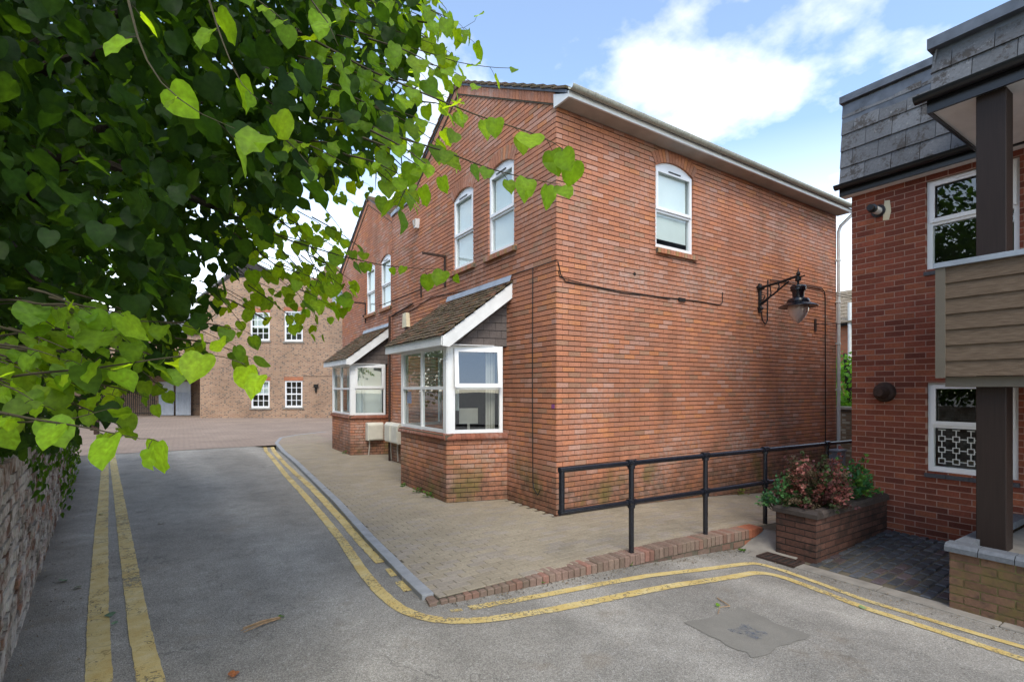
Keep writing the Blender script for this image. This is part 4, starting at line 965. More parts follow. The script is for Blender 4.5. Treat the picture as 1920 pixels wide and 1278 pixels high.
# boarded balcony front
BX, BY = 1.70, -3.80
for k in range(7):
    v0 = 1.90 + k * 0.148
    m = MB(); m.hexa([(BX - .022, -7, v0), (BX + .02, -7, v0), (BX + .02, BY - .045, v0), (BX - .022, BY - .045, v0), (BX - .004, -7, v0 + .165), (BX + .02, -7, v0 + .165), (BX + .02, BY - .045, v0 + .165), (BX - .004, BY - .045, v0 + .165)]); m.build('cladding_board', 'cladding', fl)
for k in range(7):
    v0 = 1.90 + k * 0.148
    m = MB(); m.hexa([(BX + .045, BY - .02, v0), (FX, BY - .02, v0), (FX, BY + .022, v0), (BX + .045, BY + .022, v0), (BX + .045, BY - .02, v0 + .165), (FX, BY - .02, v0 + .165), (FX, BY + .004, v0 + .165), (BX + .045, BY + .004, v0 + .165)]); m.build('cladding_board', 'cladding', fl)
m = MB(); m.box((BX - .03, BY - .045, 1.885), (BX + .045, BY + .03, 2.94)); m.build('corner_trim', 'clad_trim', fl)
m = MB(); m.box((BX - .045, -7, 2.942), (BX + .09, BY + .045, 2.99)); m.box((BX + .09, BY - .09, 2.944), (FX, BY + .045, 2.988)); m.build('lead_capping', 'lead', fl)
m = MB(); m.box((BX + .03, -7, 1.80), (FX, BY - .03, 1.895)); m.build('balcony_floor', 'clad_trim', fl)
# boiler flues
m = MB(); m.tube([fR.P(.33, 4.20, -.02), fR.P(.33, 4.20, .02)], 0.085, 14); o = m.build('flue_collar', 'black_plastic', fl)
m = MB(); m.tube([fR.P(.33, 4.20, .0), fR.P(.33, 4.20, .17)], 0.05, 14); m.build('flue_pipe', 'white_paint', fl, smooth=True)
m = MB(); m.tube([fR.P(.33, 4.20, .17), fR.P(.33, 4.20, .20), fR.P(.33, 4.20, .205), fR.P(.33, 4.20, .27)], [0.056, 0.058, 0.04, 0.042], 14); m.build('flue_terminal', 'black_plastic', fl, smooth=True)
m = MB(); m.prism([fR.P(.38, 4.06, .002), fR.P(.45, 4.05, .002), fR.P(.475, 4.16, .002), fR.P(.46, 4.31, .002), fR.P(.40, 4.32, .002)], fR.n * .004); m.build('render_patch', 'cream_plastic', fl)
m = MB(); m.tube([fR.P(.40, 1.74, 0), fR.P(.40, 1.74, .05), fR.P(.40, 1.74, .06), fR.P(.40, 1.74, .14), fR.P(.40, 1.74, .20)], [0.135, 0.12, 0.085, 0.08, 0.055], 18); m.build('round_vent', 'rust_iron', fl, smooth=True)

# ---- low wall with blue brick coping under the post
lo = thing('low_wall', 'low mossy brick wall with blue-grey coping at the porch post', 'wall')
def lc(u, v):
    k = random.uniform(.75, 1.2); return (0.15 * k, 0.085 * k, 0.055 * k)
fW = Fr((1.45, -3.94, 0), (0, -1, 0), (-1, 0, 0)); fW2 = Fr((3.5, -3.94, 0), (-1, 0, 0), (0, 1, 0))
m = MB(); sheet(m, fW, 0, 3, -.35, .30, -.006); sheet(m, fW2, 0, 2.05, -.35, .30, -.006); m.build('wall_backing', 'mortar_moss', lo)
emit(fW, lay(0, 3, -.35, .30, phase=.1, perp=.012, bed=.012, vbase=.30), 'moss_brick', lo, lc, 120)
emit(fW2, lay(0, 2.046, -.35, .30, phase=.15, perp=.012, bed=.012, vbase=.30), 'moss_brick', lo, lc, 60)
for i in range(13):
    a = -0.03 + i * .235; m = MB(); k = random.uniform(.85, 1.15)
    m.prism([fW.P(a, .302, .03), fW.P(a, .345, .03), fW.P(a, .375, 0), fW.P(a, .375, -.12), fW.P(a, .302, -.12)], fW.U * .229, (0.115 * k, 0.125 * k, 0.14 * k)); m.build('coping_brick', 'coping', lo)
for i in range(8):
    a = 2.05 - .12 - (i + 1) * .235; m = MB(); k = random.uniform(.85, 1.15)
    m.prism([fW2.P(a, .302, .03), fW2.P(a, .345, .03), fW2.P(a, .375, 0), fW2.P(a, .375, -.12), fW2.P(a, .302, -.12)], fW2.U * .229, (0.115 * k, 0.125 * k, 0.14 * k)); m.build('coping_brick', 'coping', lo)
m = MB(); m.box((1.58, -6.9, -.4), (3.5, -4.07, .28)); m.build('paved_fill', 'concrete', lo)

# ---- planter
pl_ = thing('brick_planter', 'brown brick planter box with dark coping holding the red shrub', 'planter')
def pc(u, v):
    k = random.uniform(.7, 1.2); return (0.105 * k, 0.052 * k, 0.038 * k)
fA = Fr((1.62, -2.24, 0), (0, -1, 0), (-1, 0, 0)); fB = Fr((1.62, -2.70, 0), (1, 0, 0), (0, -1, 0)); fD = Fr((3.5, -2.235, 0), (-1, 0, 0), (0, 1, 0))
m = MB(); sheet(m, fA, 0, .46, -.35, .30, -.005); sheet(m, fB, 0, 1.89, -.35, .30, -.005); sheet(m, fD, 0, 1.88, -.35, .30, -.005); m.build('wall_backing', 'dark_void', pl_)
emit(fA, lay(.006, .456, -.35, .30, phase=.0, vbase=.30, perp=.008), 'planter_brick', pl_, pc, 40)
emit(fB, lay(0, 1.89, -.35, .30, phase=.1, vbase=.30, perp=.008), 'planter_brick', pl_, pc, 100)
emit(fD, lay(0.006, 1.876, -.35, .30, phase=.1, vbase=.30, perp=.008), 'planter_brick', pl_, pc, 0)
for fr, L, st in ((fA, .46, 1), (fB, 1.89, 8), (fD, 1.76, 8)):
    for i in range(st):
        a, b = L * i / st - (.03 if i == 0 else -.003), L * (i + 1) / st - .003
        if fr is fA: a, b = -.03, L + .03
        if fr is not fA: a = max(a, .105)
        m = MB(); k = random.uniform(.8, 1.2)
        m.prism([fr.P(a, .302, .03), fr.P(a, .35, .03), fr.P(a, .38, .005), fr.P(a, .385, -.07), fr.P(a, .302, -.1)], fr.U * (b - a), (0.062 * k, 0.05 * k, 0.044 * k)); m.build('coping_brick', 'coping', pl_)
m = MB(); m.box((1.70, -2.62, -.3), (3.5, -2.31, .31)); m.build('soil', 'soil', pl_)

# ---- brick edging and retaining wall of the pavement
rt = thing('retaining_wall', 'low brick-on-edge retaining wall along the pavement under the railing', 'wall')
RW = [(-2.66, -1.70), (-0.5, -1.80), (0.8, -1.84), (2.0, -1.88)]
n = 62; pts = []
for i in range(n):
    x = -2.66 + 4.62 * i / n; y = interp(x, RW); pts.append((x, y))
def rc():
    k = random.uniform(.75, 1.15); r = random.random()
    return (0.215 * k, 0.142 * k, 0.112 * k) if r < .65 else (0.24 * k, 0.125 * k, 0.095 * k) if r < .8 else (0.20 * k, 0.14 * k, 0.108 * k)
for i, (x, y) in enumerate(pts):
    a, b = x + .004, x + 4.62 / n - .004; top = zp(x) + interp(x, [(-2.7, -0.012), (-1.2, .0), (2, .02)]) + random.uniform(-.004, .004); tl = random.uniform(-.012, .012)
    m = MB(); e = .008; c = rc() if x < 1.62 else (0.42, 0.125, 0.06)
    yb = y + .215 - .02; vs = []
    bot = min(zr(x, y - .05) - .1, top - .06)
    A = [(a, y), (b, y + tl * .3), (b, yb), (a, yb)]
    if i < 2: A = [(a - .03 + .03 * i, y + .0), (b - .03 + .03 * i, y), (b, yb - .03), (a, yb - .03)]
    I = [(a + e, y + e), (b - e, y + e), (b - e, yb - e), (a + e, yb - e)]
    vs = [(p[0], p[1], top - .0) for p in I] + [(p[0], p[1], top - .008) for p in A] + [(p[0], p[1], top - .11) for p in A]
    m.add(vs, [(0, 1, 2, 3)] + [(4 + q, 4 + (q + 1) % 4, (q + 1) % 4, q) for q in range(4)] + [(8 + q, 8 + (q + 1) % 4, 4 + (q + 1) % 4, 4 + q) for q in range(4)], c)
    m.build('edge_brick', 'paver', rt)
m = MB()
for (a, b), (c, d) in zip(RW, RW[1:]):
    m.hexa([(a, b + .012, -.5), (c, d + .012, -.5), (c, d + .19, -.5), (a, b + .19, -.5), (a, b + .012, zp(a) - .018), (c, d + .012, zp(c) - .008), (c, d + .19, zp(c) - .01), (a, b + .19, zp(a) - .02)])
m.build('wall_core', 'joint', rt)
for k in range(3):
    x = -0.9 + (.11 if k % 2 else 0)
    while x < 1.9:
        x1 = min(x + .219, 1.965); y = interp(x, RW); t0 = zp(x) - .115 - k * .075
        if t0 > zr(x, -1.9) - .03:
            m = MB(); c = rc() if x < 1.55 else (0.36 * random.uniform(.9, 1.1), 0.10, 0.05)
            m.box((x + .004, y + .004 + random.uniform(0, .004), t0 - .065), (x1 - .004, y + .1, t0), (c[0] * .7, c[1] * .7, c[2] * .7) if x < 1.5 else c); m.build('brick', 'paver', rt)
        x += .225
for k in range(3):
    m = MB(); m.box((1.9, -1.875, zp(2) - .185 - k * .075), (1.985, -1.68, zp(2) - .12 - k * .075), (0.34, 0.10, 0.05)); m.build('brick', 'paver', rt)

# ---- railing
rl = thing('handrail', 'black tubular two-rail railing on the brick retaining wall', 'railing')
RY = lambda x: interp(x, [(-2, -1.66), (5, -1.72)])
RYo = -0.0
def rpnt(x, z): return Vector((x, RYC, z))
RYC = -1.72
xp = [-1.29, -0.32, 0.97, 2.28]
topz = lambda x: interp(x, [(-1.3, 0.985), (2.3, 0.955), (5, 0.92)])
lowz = lambda x: interp(x, [(-1.3, 0.565), (2.3, 0.505), (5, 0.45)])
m = MB(); r = 0.029
m.tube([rpnt(xp[0], lowz(xp[0])), rpnt(xp[0], topz(xp[0]))], r, 12); m.build('end_upright', 'black_paint', rl, smooth=True)
m = MB(); m.tube([rpnt(xp[0] - r, topz(xp[0])), rpnt(4.9, topz(4.9)), rpnt(5.05, topz(5) - .02), rpnt(5.1, topz(5) - .12)], r, 12); m.build('top_rail', 'black_paint', rl, smooth=True)
m = MB(); m.tube([rpnt(xp[0] - r, lowz(xp[0])), rpnt(5.1, lowz(5.0))], r, 12); m.build('lower_rail', 'black_paint', rl, smooth=True)
for x in xp[1:] + [4.0]:
    m = MB(); m.tube([rpnt(x, zp(x) - .03), rpnt(x, topz(x))], r, 12); po = m.build('post', 'black_paint', rl, smooth=True)
    for z in (topz(x), lowz(x)):
        m = MB(); m.tube([rpnt(x - .055, z), rpnt(x + .055, z)], 0.041, 12); m.tube([rpnt(x, z - .06), rpnt(x, z + .034)], 0.041, 12); m.build('clamp', 'black_paint', po, smooth=True)

# ---- lantern on its bracket
la = thing('wall_lantern', 'black street lantern with frosted teardrop globe on scrolled wall bracket', 'lamp')
LX, LY, LZ = 5.04, -0.75, 3.30
m = MB(); m.box((LX - .035, -.035, 3.28), (LX + .035, .0, 3.84)); m.tube([(LX - .09, -.03, 3.76), (LX + .09, -.03, 3.76)], .035, 10); m.tube([(LX - .06, -.03, 3.36), (LX + .06, -.03, 3.36)], .03, 10); m.build('wall_plate', 'iron', la)
m = MB(); m.tube([(LX, -.03, 3.76), (LX, -.4, 3.80), (LX, -.76, 3.86)], .024, 8); m.tube([(LX, -.03, 3.45), (LX, -.3, 3.60), (LX, -.58, 3.79)], .018, 8)
m.tube([(LX, -.2, 3.53), (LX, -.24, 3.62), (LX, -.22, 3.76)], .013, 6); m.tube([(LX, -.35, 3.63), (LX, -.40, 3.72), (LX, -.38, 3.79)], .013, 6); m.tube([(LX, -.03, 3.50), (LX, -.10, 3.53), (LX, -.12, 3.60), (LX, -.06, 3.62)], .012, 6); m.tube([(LX, -.03, 3.42), (LX, -.12, 3.47), (LX, -.2, 3.53)], .014, 6); m.build('bracket_arm', 'iron', la, smooth=True)
m = MB(); m.lathe([(0, .70), (.008, .69), (.01, .64), (.035, .61), (.035, .58), (.012, .56), (.05, .54), (.05, .47), (.02, .46), (.02, .40)], (LX, LY, LZ), 16); m.tube([(LX, LY, LZ + .52), (LX, LY - .12, LZ + .545)], .012, 6); m.build('finial', 'iron', la, smooth=True)
m = MB(); m.lathe([(.02, .40), (.12, .375), (.135, .35), (.125, .33), (.13, .30), (.10, .26), (.095, .17), (.12, .15), (.17, .13), (.19, .09), (.185, .07), (.20, .065), (.30, .012), (.325, -.004), (.325, -.014), (.20, .01), (.17, .02), (.0, .02)], (LX, LY, LZ), 32); m.build('hood', 'black_paint', la, smooth=True)
m = MB(); m.lathe([(.165, .018), (.172, -.03), (.165, -.09), (.14, -.16), (.10, -.225), (.055, -.275), (.015, -.305), (0, -.31)], (LX, LY, LZ), 32); m.build('globe', 'globe', la, smooth=True)
m = MB(); m.tube([(LX + .05, -.02, 3.3), (LX + .06, -.03, 3.14), (LX + .16, -.03, 3.06), (LX + .26, -.02, 3.14), (LX + .28, -.02, 3.95)], .012, 6); m.build('feed_cable', 'cable', la)
cb = thing('hook_plate', 'small dark hook plate on the side wall under the lantern', 'bracket')
m = MB(); m.box((7.16, -.03, 3.05), (7.22, -.001, 3.32)); m.build('plate', 'rust_iron', cb); m = MB(); m.tube([(7.19, -.03, 3.2), (7.19, -.1, 3.2)], .012, 6); m.build('hook', 'rust_iron', cb)
for a, b, s_, lb in (((7.19, -.1, 3.2), (10.5, -2.4, 3.35), .03, 'single thin black cable strung low from hook plate across the alley'), ((7.6, -.03, 3.98), (10.5, -2.2, 3.3), .05, 'upper thin black cable strung from the pipe bend across the alley'), ((6.2, -.03, 3.95), (10.5, -2.3, 3.15), .06, 'middle thin black cable strung from behind the lantern across the alley')):
    m = MB(); A, B = Vector(a), Vector(b); m.tube([A.lerp(B, t / 10) - Vector((0, 0, s_ * 4 * t / 10 * (1 - t / 10))) for t in range(11)], .006, 5); tag(m.build('overhead_cable', 'cable'), lb, 'cable', 'cables across the alley')

# ---- things on the house fronts
def ang(px, py, ox, nm, lb):
    t = thing('sign_bracket', lb, 'bracket', group='empty sign brackets on the house fronts')
    fr = Fr((ox, 0, 0), (0, 1, 0), (-1, 0, 0)); u, v = px, py
    m = MB(); m.fbox(fr, u - .025, u + .025, v - .62, v, .001, .03); m.build('upright', 'rust_iron', t)
    m = MB(); m.fbox(fr, u - .02, u + .02, v - .04, v, .03, .50); m.build('arm', 'rust_iron', t)
    m = MB(); m.prism([fr.P(u - .01, v - .50, .02), fr.P(u - .01, v - .36, .02), fr.P(u - .01, v - .40, .12)], fr.U * .02); m.build('foot', 'rust_iron', t)
ang(3.55, 4.45, 0, '', 'rusty empty sign bracket beside the nearest house upstairs windows')
ang(9.9, 4.45, .35, '', 'rusty empty sign bracket on the further set-back house')
tb_ = thing('wall_tie', 'thin horizontal iron rod with end stay between the two houses', 'bracket')
m = MB(); m.tube([(-.03, 4.75, 3.97), (-.06, 7.4, 3.97)], .01, 6); m.build('rod', 'rust_iron', tb_); m = MB(); m.box((-.03, 4.73, 3.80), (-.001, 4.77, 4.12)); m.build('stay', 'rust_iron', tb_)
fF0 = Fr((0, 0, 0), (0, 1, 0), (-1, 0, 0))
sn_ = thing('alarm_sensor', 'small white wedge-shaped wall light high on the nearest gable', 'sensor')
m = MB(); m.prism([fF0.P(4.86, 5.55, 0), fF0.P(5.02, 5.55, 0), fF0.P(4.98, 5.36, 0), fF0.P(4.90, 5.36, 0)], fF0.n * .09); m.build('housing', 'white_paint', sn_)
m = MB(); m.prism([fF0.P(4.88, 5.53, .09), fF0.P(5.0, 5.53, .09), fF0.P(4.96, 5.40, .09), fF0.P(4.92, 5.40, .09)], fF0.n * .03); m.build('lens', 'soffit', sn_)
al = thing('alarm_box', 'cream alarm box with red base above the nearest bay roof', 'alarm')
m = MB(); m.prism([fF0.P(5.42, 3.22, 0), fF0.P(5.70, 3.22, 0), fF0.P(5.66, 3.55, 0), fF0.P(5.47, 3.55, 0)], fF0.n * .09); m.build('cover', 'cream_plastic', al)
m = MB(); m.fbox(fF0, 5.44, 5.56, 3.15, 3.215, 0, .08); m.build('strobe', 'rust_iron', al)
def meter(x, y, z, lb, d=(0, -1)):
    t = thing('meter_box', lb, 'meter box', group='white meter boxes between the bays')
    w_, h_, dp = .44, .48, .22
    U = Vector((-d[1], d[0], 0)); fr = Fr((x, y, z), U, (d[0], d[1], 0))
    m = MB(); m.prism([fr.P(0, 0, 0), fr.P(0, 0, dp - .02), fr.P(0, h_ - .06, dp), fr.P(0, h_, dp - .05), fr.P(0, h_, 0)], fr.U * w_); o = m.build('case', 'meter_plastic', t); bv = o.modifiers.new('edge', 'BEVEL'); bv.width = .012; bv.segments = 2
    m = MB(); m.fbox(fr, .035, w_ - .035, .035, h_ - .085, dp - .02, dp + .006); m.build('door', 'meter_plastic', t)
    m = MB(); m.tube([fr.P(w_ * .2, 0, .08), fr.P(w_ * .2, -.18, .08), fr.P(w_ * .15, -.45, .06)], .02, 8); m.build('supply_pipe', 'soffit', t)
meter(-.24, 8.03, .40, 'single white meter box on the side of the further bay plinth')
meter(.05, 6.72, .48, 'left of two adjoining white meter boxes tucked behind the nearest bay', (-1, 0))
meter(.05, 6.24, .48, 'right of two adjoining white meter boxes tucked behind the nearest bay', (-1, 0))

# ---- drain grate
dg = thing('drain_grate', 'rusty slotted iron gully grate in the gutter by the planter', 'drain')
m = MB(); g0 = Vector((1.415, -2.40, 0)); z0 = -.203
m.box((g0.x - .10, g0.y - .2, z0 - .02), (g0.x + .10, g0.y + .2, z0 + .002)); m.build('pit', 'dark_void', dg)
m = MB(); m.box((g0.x - .12, g0.y - .22, z0 - .01), (g0.x - .1, g0.y + .22, z0 + .012)); m.box((g0.x + .1, g0.y - .22, z0 - .01), (g0.x + .12, g0.y + .22, z0 + .012)); m.box((g0.x - .1, g0.y - .22, z0 - .01), (g0.x + .1, g0.y - .2, z0 + .011)); m.box((g0.x - .1, g0.y + .2, z0 - .01), (g0.x + .1, g0.y + .22, z0 + .011)); m.build('frame', 'rust_iron', dg)
for i in range(6):
    m = MB(); yy = g0.y - .165 + i * .066; m.box((g0.x - .1, yy - .012, z0 - .01), (g0.x + .1, yy + .012, z0 + .010)); m.build('bar', 'rust_iron', dg)

# ---- old wall on the left
lwll = thing('boundary_wall', 'old weathered rubble and brick wall under the tree', 'wall')
wa, wb = Vector((-4.86, -6.0, 0)), Vector((-6.45, 9.5, 0)); U = (wb - wa).normalized()
fO = Fr(wa, U, (U.y, -U.x, 0)); LO = (wb - wa).length
m = MB(); sheet(m, fO, 0, LO, -.4, 1.28, -.012); m.add([fO.P(0, 1.28, -.012), fO.P(LO, 1.28, -.012), fO.P(LO, 1.28, -.35), fO.P(0, 1.28, -.35)], [(0, 1, 2, 3)]); m.add([fO.P(LO, -.4, -.012), fO.P(LO, 1.28, -.012), fO.P(LO, 1.28, -.35), fO.P(LO, -.4, -.35)], [(0, 1, 2, 3)]); sheet(m, fO, 0, LO, -.4, 1.28, -.35)
m.build('wall_backing', 'mortar_old', lwll)
def oc(u, v):
    k = random.uniform(.65, 1.25); r = random.random()
    c = (0.19, 0.105, 0.07) if r < .36 else (0.26, 0.225, 0.18) if r < .74 else (0.15, 0.125, 0.105) if r < .92 else (0.27, 0.14, 0.09)
    return (c[0] * k, c[1] * k, c[2] * k)
emit(fO, lay(0, LO, -.375, 1.22, phase=.03, perp=.022, bed=.02, bl=.235, ch=.08), 'old_brick', lwll, oc, 300, jit=.010)
for i in range(int(LO / .12)):
    m = MB(); a = i * .12 + .006; b = a + .108; t = 1.32 + random.uniform(-.012, .012); k = random.uniform(.7, 1.2)
    m.prism([fO.P(a, 1.225, .03 + random.uniform(-.01, .01)), fO.P(a, t, .03), fO.P(a, t + .02, -.15), fO.P(a, t, -.37), fO.P(a, 1.225, -.37)], fO.U * (b - a), (0.2 * k, 0.13 * k, 0.09 * k)); m.build('coping_brick', 'old_brick', lwll)

# ------------------------------------------------------------------ far building across the yard
fb = thing('old_brick_building', 'mottled old brick building with white sash windows across the yard', 'building')
FZ = 31.5
Lr = Vector((RT[0], RT[1], 0)); Fv = Vector((FW[0], FW[1], 0)); base = Vector((CAM[0], CAM[1], 0)) + Fv * FZ
fb.location = base; fb.rotation_euler = (0, 0, math.atan2(RT[1], RT[0]))
fV = Fr((0, 0, 0), (1, 0, 0), (0, -1, 0))        # local: x to the right, -y to the viewer
wins = [(-16.3, -15.15, .62, 2.33), (-14.2, -13.1, .66, 2.33), (-16.35, -15.15, 4.82, 6.6), (-14.22, -13.08, 4.78, 6.68)]
pr_fl = [(-1, 0, 19.5), (-0.72, 1, 21.9), (0.45, 1, 1.9)]
m = MB()
sheet(m, fV, -19.5, -9.0, -.3, 10.5, 0, [(-0.74, 1, 7.35 + 19.5 * .74), (0, 1, 8.75)], wins)
m.prism([(-19.5, 0.001, -.3), (-19.5, 9, -.3), (-19.5, 9, 7.4), (-19.5, 0.001, 7.4)], (0.2, 0, 0))
for o in wins: reveals(m, fV, o, -.2)
m.build('wall', 'far_brick', fb)
m = MB(); m.box((-19.4, .6, -.2), (-9, .7, 7.2)); m.build('room_partition', 'room', fb)
for i, (a, b, c, d) in enumerate(wins):
    m = MB(); z = -.10
    m.fbox(fV, a, a + .09, c, d, z, z + .07); m.fbox(fV, b - .09, b, c, d, z, z + .07); m.fbox(fV, a + .09, b - .09, d - .09, d, z, z + .068); m.fbox(fV, a + .09, b - .09, c, c + .12, z, z + .068)
    vm = (c + d) / 2; m.fbox(fV, a + .09, b - .09, vm - .04, vm + .04, z, z + .06)
    for k in (1, 2): u = a + .09 + (b - a - .18) * k / 3; m.fbox(fV, u - .018, u + .018, c + .1, d - .08, z, z + .05)
    for v in ((c + vm) / 2 + .03, (vm + d) / 2 - .02): m.fbox(fV, a + .09, b - .09, v - .018, v + .018, z, z + .048)
    w_ = m.build('window', 'white_frame', fb)
    m = MB(); m.fbox(fV, a - .1, b + .1, c - .1, c - .002, -.1, .06); m.build('sill', 'concrete', w_)
    m = MB(); m.fbox(fV, a - .05, b + .05, d + .002, d + .24, -.05, .012); m.build('lintel', 'gap_brick', w_)
    m = MB(); P = fV.P; m.add([P(a + .05, c + .05, z + .02), P(b - .05, c + .05, z + .02), P(b - .05, d - .05, z + .02), P(a + .05, d - .05, z + .02)], [(0, 1, 2, 3)]); m.build('pane', 'glass', w_)
    if i != 1: m = MB(); m.fbox(fV, a + .1, b - .1, c + (d - c) * (.5, 0, .45, .3)[i], d, -.28, -.26); m.build('blind', 'blind', w_)
m = MB(); m.fbox(fV, -10.6, -9.0, 2.5, 2.62, .001, .03); m.fbox(fV, -13.0, -9.0, 2.62, 2.74, .0, .035); m.build('string_course', 'far_brick', fb)
m = MB(); m.fbox(fV, -12.35, -12.1, 1.9, 2.1, 0, .15); m.fbox(fV, -12.28, -12.18, 1.6, 1.9, 0, .1); m.build('vent_pipe', 'dark_void', fb)
m = MB(); m.prism([(-20.3, .6, 7.3), (-20.3, 9, 7.3), (-16.9, 9, 10.0), (-16.9, .6, 10.0)], (0, 0, .15)); m.build('roof', 'roof_far', fb)
m = MB(); m.box((-12.9, 3, 6), (-11.9, 4, 10.2)); ch_ = m.build('chimney', 'far_brick', fb)
m = MB(); m.lathe([(.13, 0), (.11, .5)], (-12.4, 3.5, 10.2), 10); m.build('chimney_pot', 'gap_brick', ch_)
# wing with balcony behind the further house
wg = thing('rear_wing', 'dark balconied rear wing with grey roof between old building and houses', 'building')
wg.location = fb.location; wg.rotation_euler = fb.rotation_euler
m = MB(); m.box((-11.6, 1.6, -.2), (-4, 9, 7.6)); m.build('wall', 'far_brick', wg)
m = MB(); m.prism([(-12.0, 1.4, 7.6), (-4, 1.4, 7.6), (-4, 4.5, 9.3), (-12.0, 4.5, 9.3)], (0, 0, .15)); m.build('roof', 'roof_far', wg)
for z in (2.9, 5.2):
    m = MB(); m.box((-10.45, .3, z), (-8, 1.6, z + .16)); bl_ = m.build('balcony', 'grey_metal', wg)
    for k in range(6): m = MB(); m.box((-10.4 + k * .2, .32, z + .16), (-10.36 + k * .2, .36, z + 1.1)); m.build('baluster', 'dark_void', bl_)
m = MB(); m.box((-10.5, 1.55, 3.1), (-9, 1.598, 7.0)); m.build('dark_opening', 'dark_void', wg)
ds = thing('satellite_dish', 'grey satellite dish beside the far roofline', 'dish')
dp_ = at(640, 562, 30.0); m = MB()
m.lathe([(0, 0), (.2, .02), (.38, .09), (.5, .17)], (0, 0, 0), 20); o = m.build('dish', 'grey_metal', ds, smooth=True); o.location = dp_; o.rotation_euler = (R(75), 0, math.atan2(RT[1], RT[0]))
m = MB(); m.tube([dp_, dp_ + Fv * .4 + Vector((0, 0, -.5)), dp_ + Fv * 2.2 + Vector((0, 0, -.6))], .03, 6); m.build('arm', 'iron', ds)
# bin store left of the old building
def local(x, y, z): return base + Lr * x + Fv * y + Vector((0, 0, z))
bs = thing('outbuilding', 'plain brick outbuilding behind the railings and pale gates across the yard', 'building'); bs.location = base; bs.rotation_euler = fb.rotation_euler
m = MB(); m.box((-40, 3.2, -.2), (-19.55, 8.5, 5.6)); m.build('wall', 'far_brick', bs); m = MB(); m.box((-31, .4, 2.75), (-19.56, 3.2, 2.9)); m.build('added_shade_roof', 'roof_far', bs); m = MB(); m.prism([(-40, 3.0, 5.6), (-40, 8.7, 5.6), (-40, 5.9, 7.6)], (20.4, 0, 0)); m.build('roof', 'roof_far', bs)  # low roof slab added over the gate recess to shade it
for k, xx in enumerate((-23.9, -22.75)):
    d_ = thing('metal_gate', 'pale grey ribbed metal gate leaf, %s of the pair across the yard' % ('left' if k == 0 else 'right'), 'gate', group='metal gate leaves'); d_.location = base; d_.rotation_euler = fb.rotation_euler
    m = MB(); m.box((xx, 2.6, .05), (xx + 1.0, 2.65, 2.3)); m.build('leaf', 'pale_door', d_)
    for i in range(9): m = MB(); m.box((xx + .05 + i * .105, 2.57, .05), (xx + .085 + i * .105, 2.6, 1.6)); m.build('rib', 'pale_door', d_)
rf = thing('yard_railing', 'black upright-bar railing left of the pale metal gates', 'railing'); rf.location = base; rf.rotation_euler = fb.rotation_euler
for i in range(34):
    m = MB(); x = -28.5 + i * .13; m.box((x, 2.6, .05), (x + .03, 2.63, 1.75)); m.build('bar', 'iron', rf)
for z in (.15, 1.6): m = MB(); m.box((-28.6, 2.59, z), (-24.0, 2.64, z + .05)); m.build('rail', 'iron', rf)
dk = thing('covered_passage', 'dark timber doorway beside the old brick building', 'doorway'); dk.location = base; dk.rotation_euler = fb.rotation_euler
m = MB(); m.box((-20.9, 2.9, 0), (-19.6, 3.1, 2.9)); m.build('door', 'dark_void', dk); m = MB(); m.box((-21.0, 2.7, 0), (-20.85, 3.1, 3.0)); m.box((-21, 2.7, 2.9), (-19.6, 3.1, 3.05)); m.build('door_frame', 'dark_void', dk)
for i, (px, Z) in enumerate(((168, 24), (174, 22), (181, 20))):
    b_ = thing('bollard', ('farthest', 'middle', 'nearest')[i] + ' slim wooden bollard at the end of the old wall', 'bollard', group='bollards by the old wall'); p = at(px, 780, Z)
    m = MB(); m.lathe([(.09, 0), (.09, .85), (.07, .87), (.07, .9), (.09, .92), (.07, 1.0), (0, 1.03)], (p.x, p.y, 0), 10); m.build('shaft', 'rust_iron', b_)
# ---- through the alley
gh = thing('rear_house', 'orange brick house with tiled roof seen through the alley', 'house')
m = MB(); m.box((18.5, 1.0, -.5), (26, 9.0, 4.55)); m.build('wall', 'gap_brick', gh)
for k in range(9):
    m = MB(); z0 = 4.5 + k * .2; x0 = 18.2 + k * .34; m.hexa([(x0, .8, z0), (x0 + .4, .8, z0 + .22), (x0 + .4, 9.2, z0 + .22), (x0, 9.2, z0), (x0, .8, z0 + .06), (x0 + .4, .8, z0 + .26), (x0 + .4, 9.2, z0 + .26), (x0, 9.2, z0 + .06)], (0.26, 0.21, 0.16)); m.build('tile_course', 'tile', gh)
m = MB(); m.box((18.3, .9, 4.40), (18.45, 9.1, 4.52)); m.build('gutter', 'dark_void', gh)
gp = at(1588, 600, 20.3); m = MB(); m.tube([(18.3, 4.0, 5.3), (18.3, 4.0, 4.4), (18.3, 4.0, -.4)], .07, 10); m.build('downpipe', 'pipe_white', gh, smooth=True)
gw = thing('garden_wall', 'old brown brick garden wall closing the alley', 'wall')
m = MB(); m.box((12.2, -2.0, -1.2), (12.5, 6, 1.18)); m.build('wall', 'yard_wall_brick', gw); m = MB(); m.box((12.15, -2.0, 1.182), (12.55, 6, 1.26)); m.build('coping', 'concrete', gw)
cbx = thing('utility_cabinet', 'small grey utility cabinet at the downpipe foot behind the shrub', 'cabinet')
m = MB(); m.box((7.5, -.33, -.55), (7.85, -.13, .42)); m.build('case', 'grey_metal', cbx); m = MB(); m.box((7.47, -.35, .42), (7.88, -.1, .45)); m.build('lid', 'grey_metal', cbx)
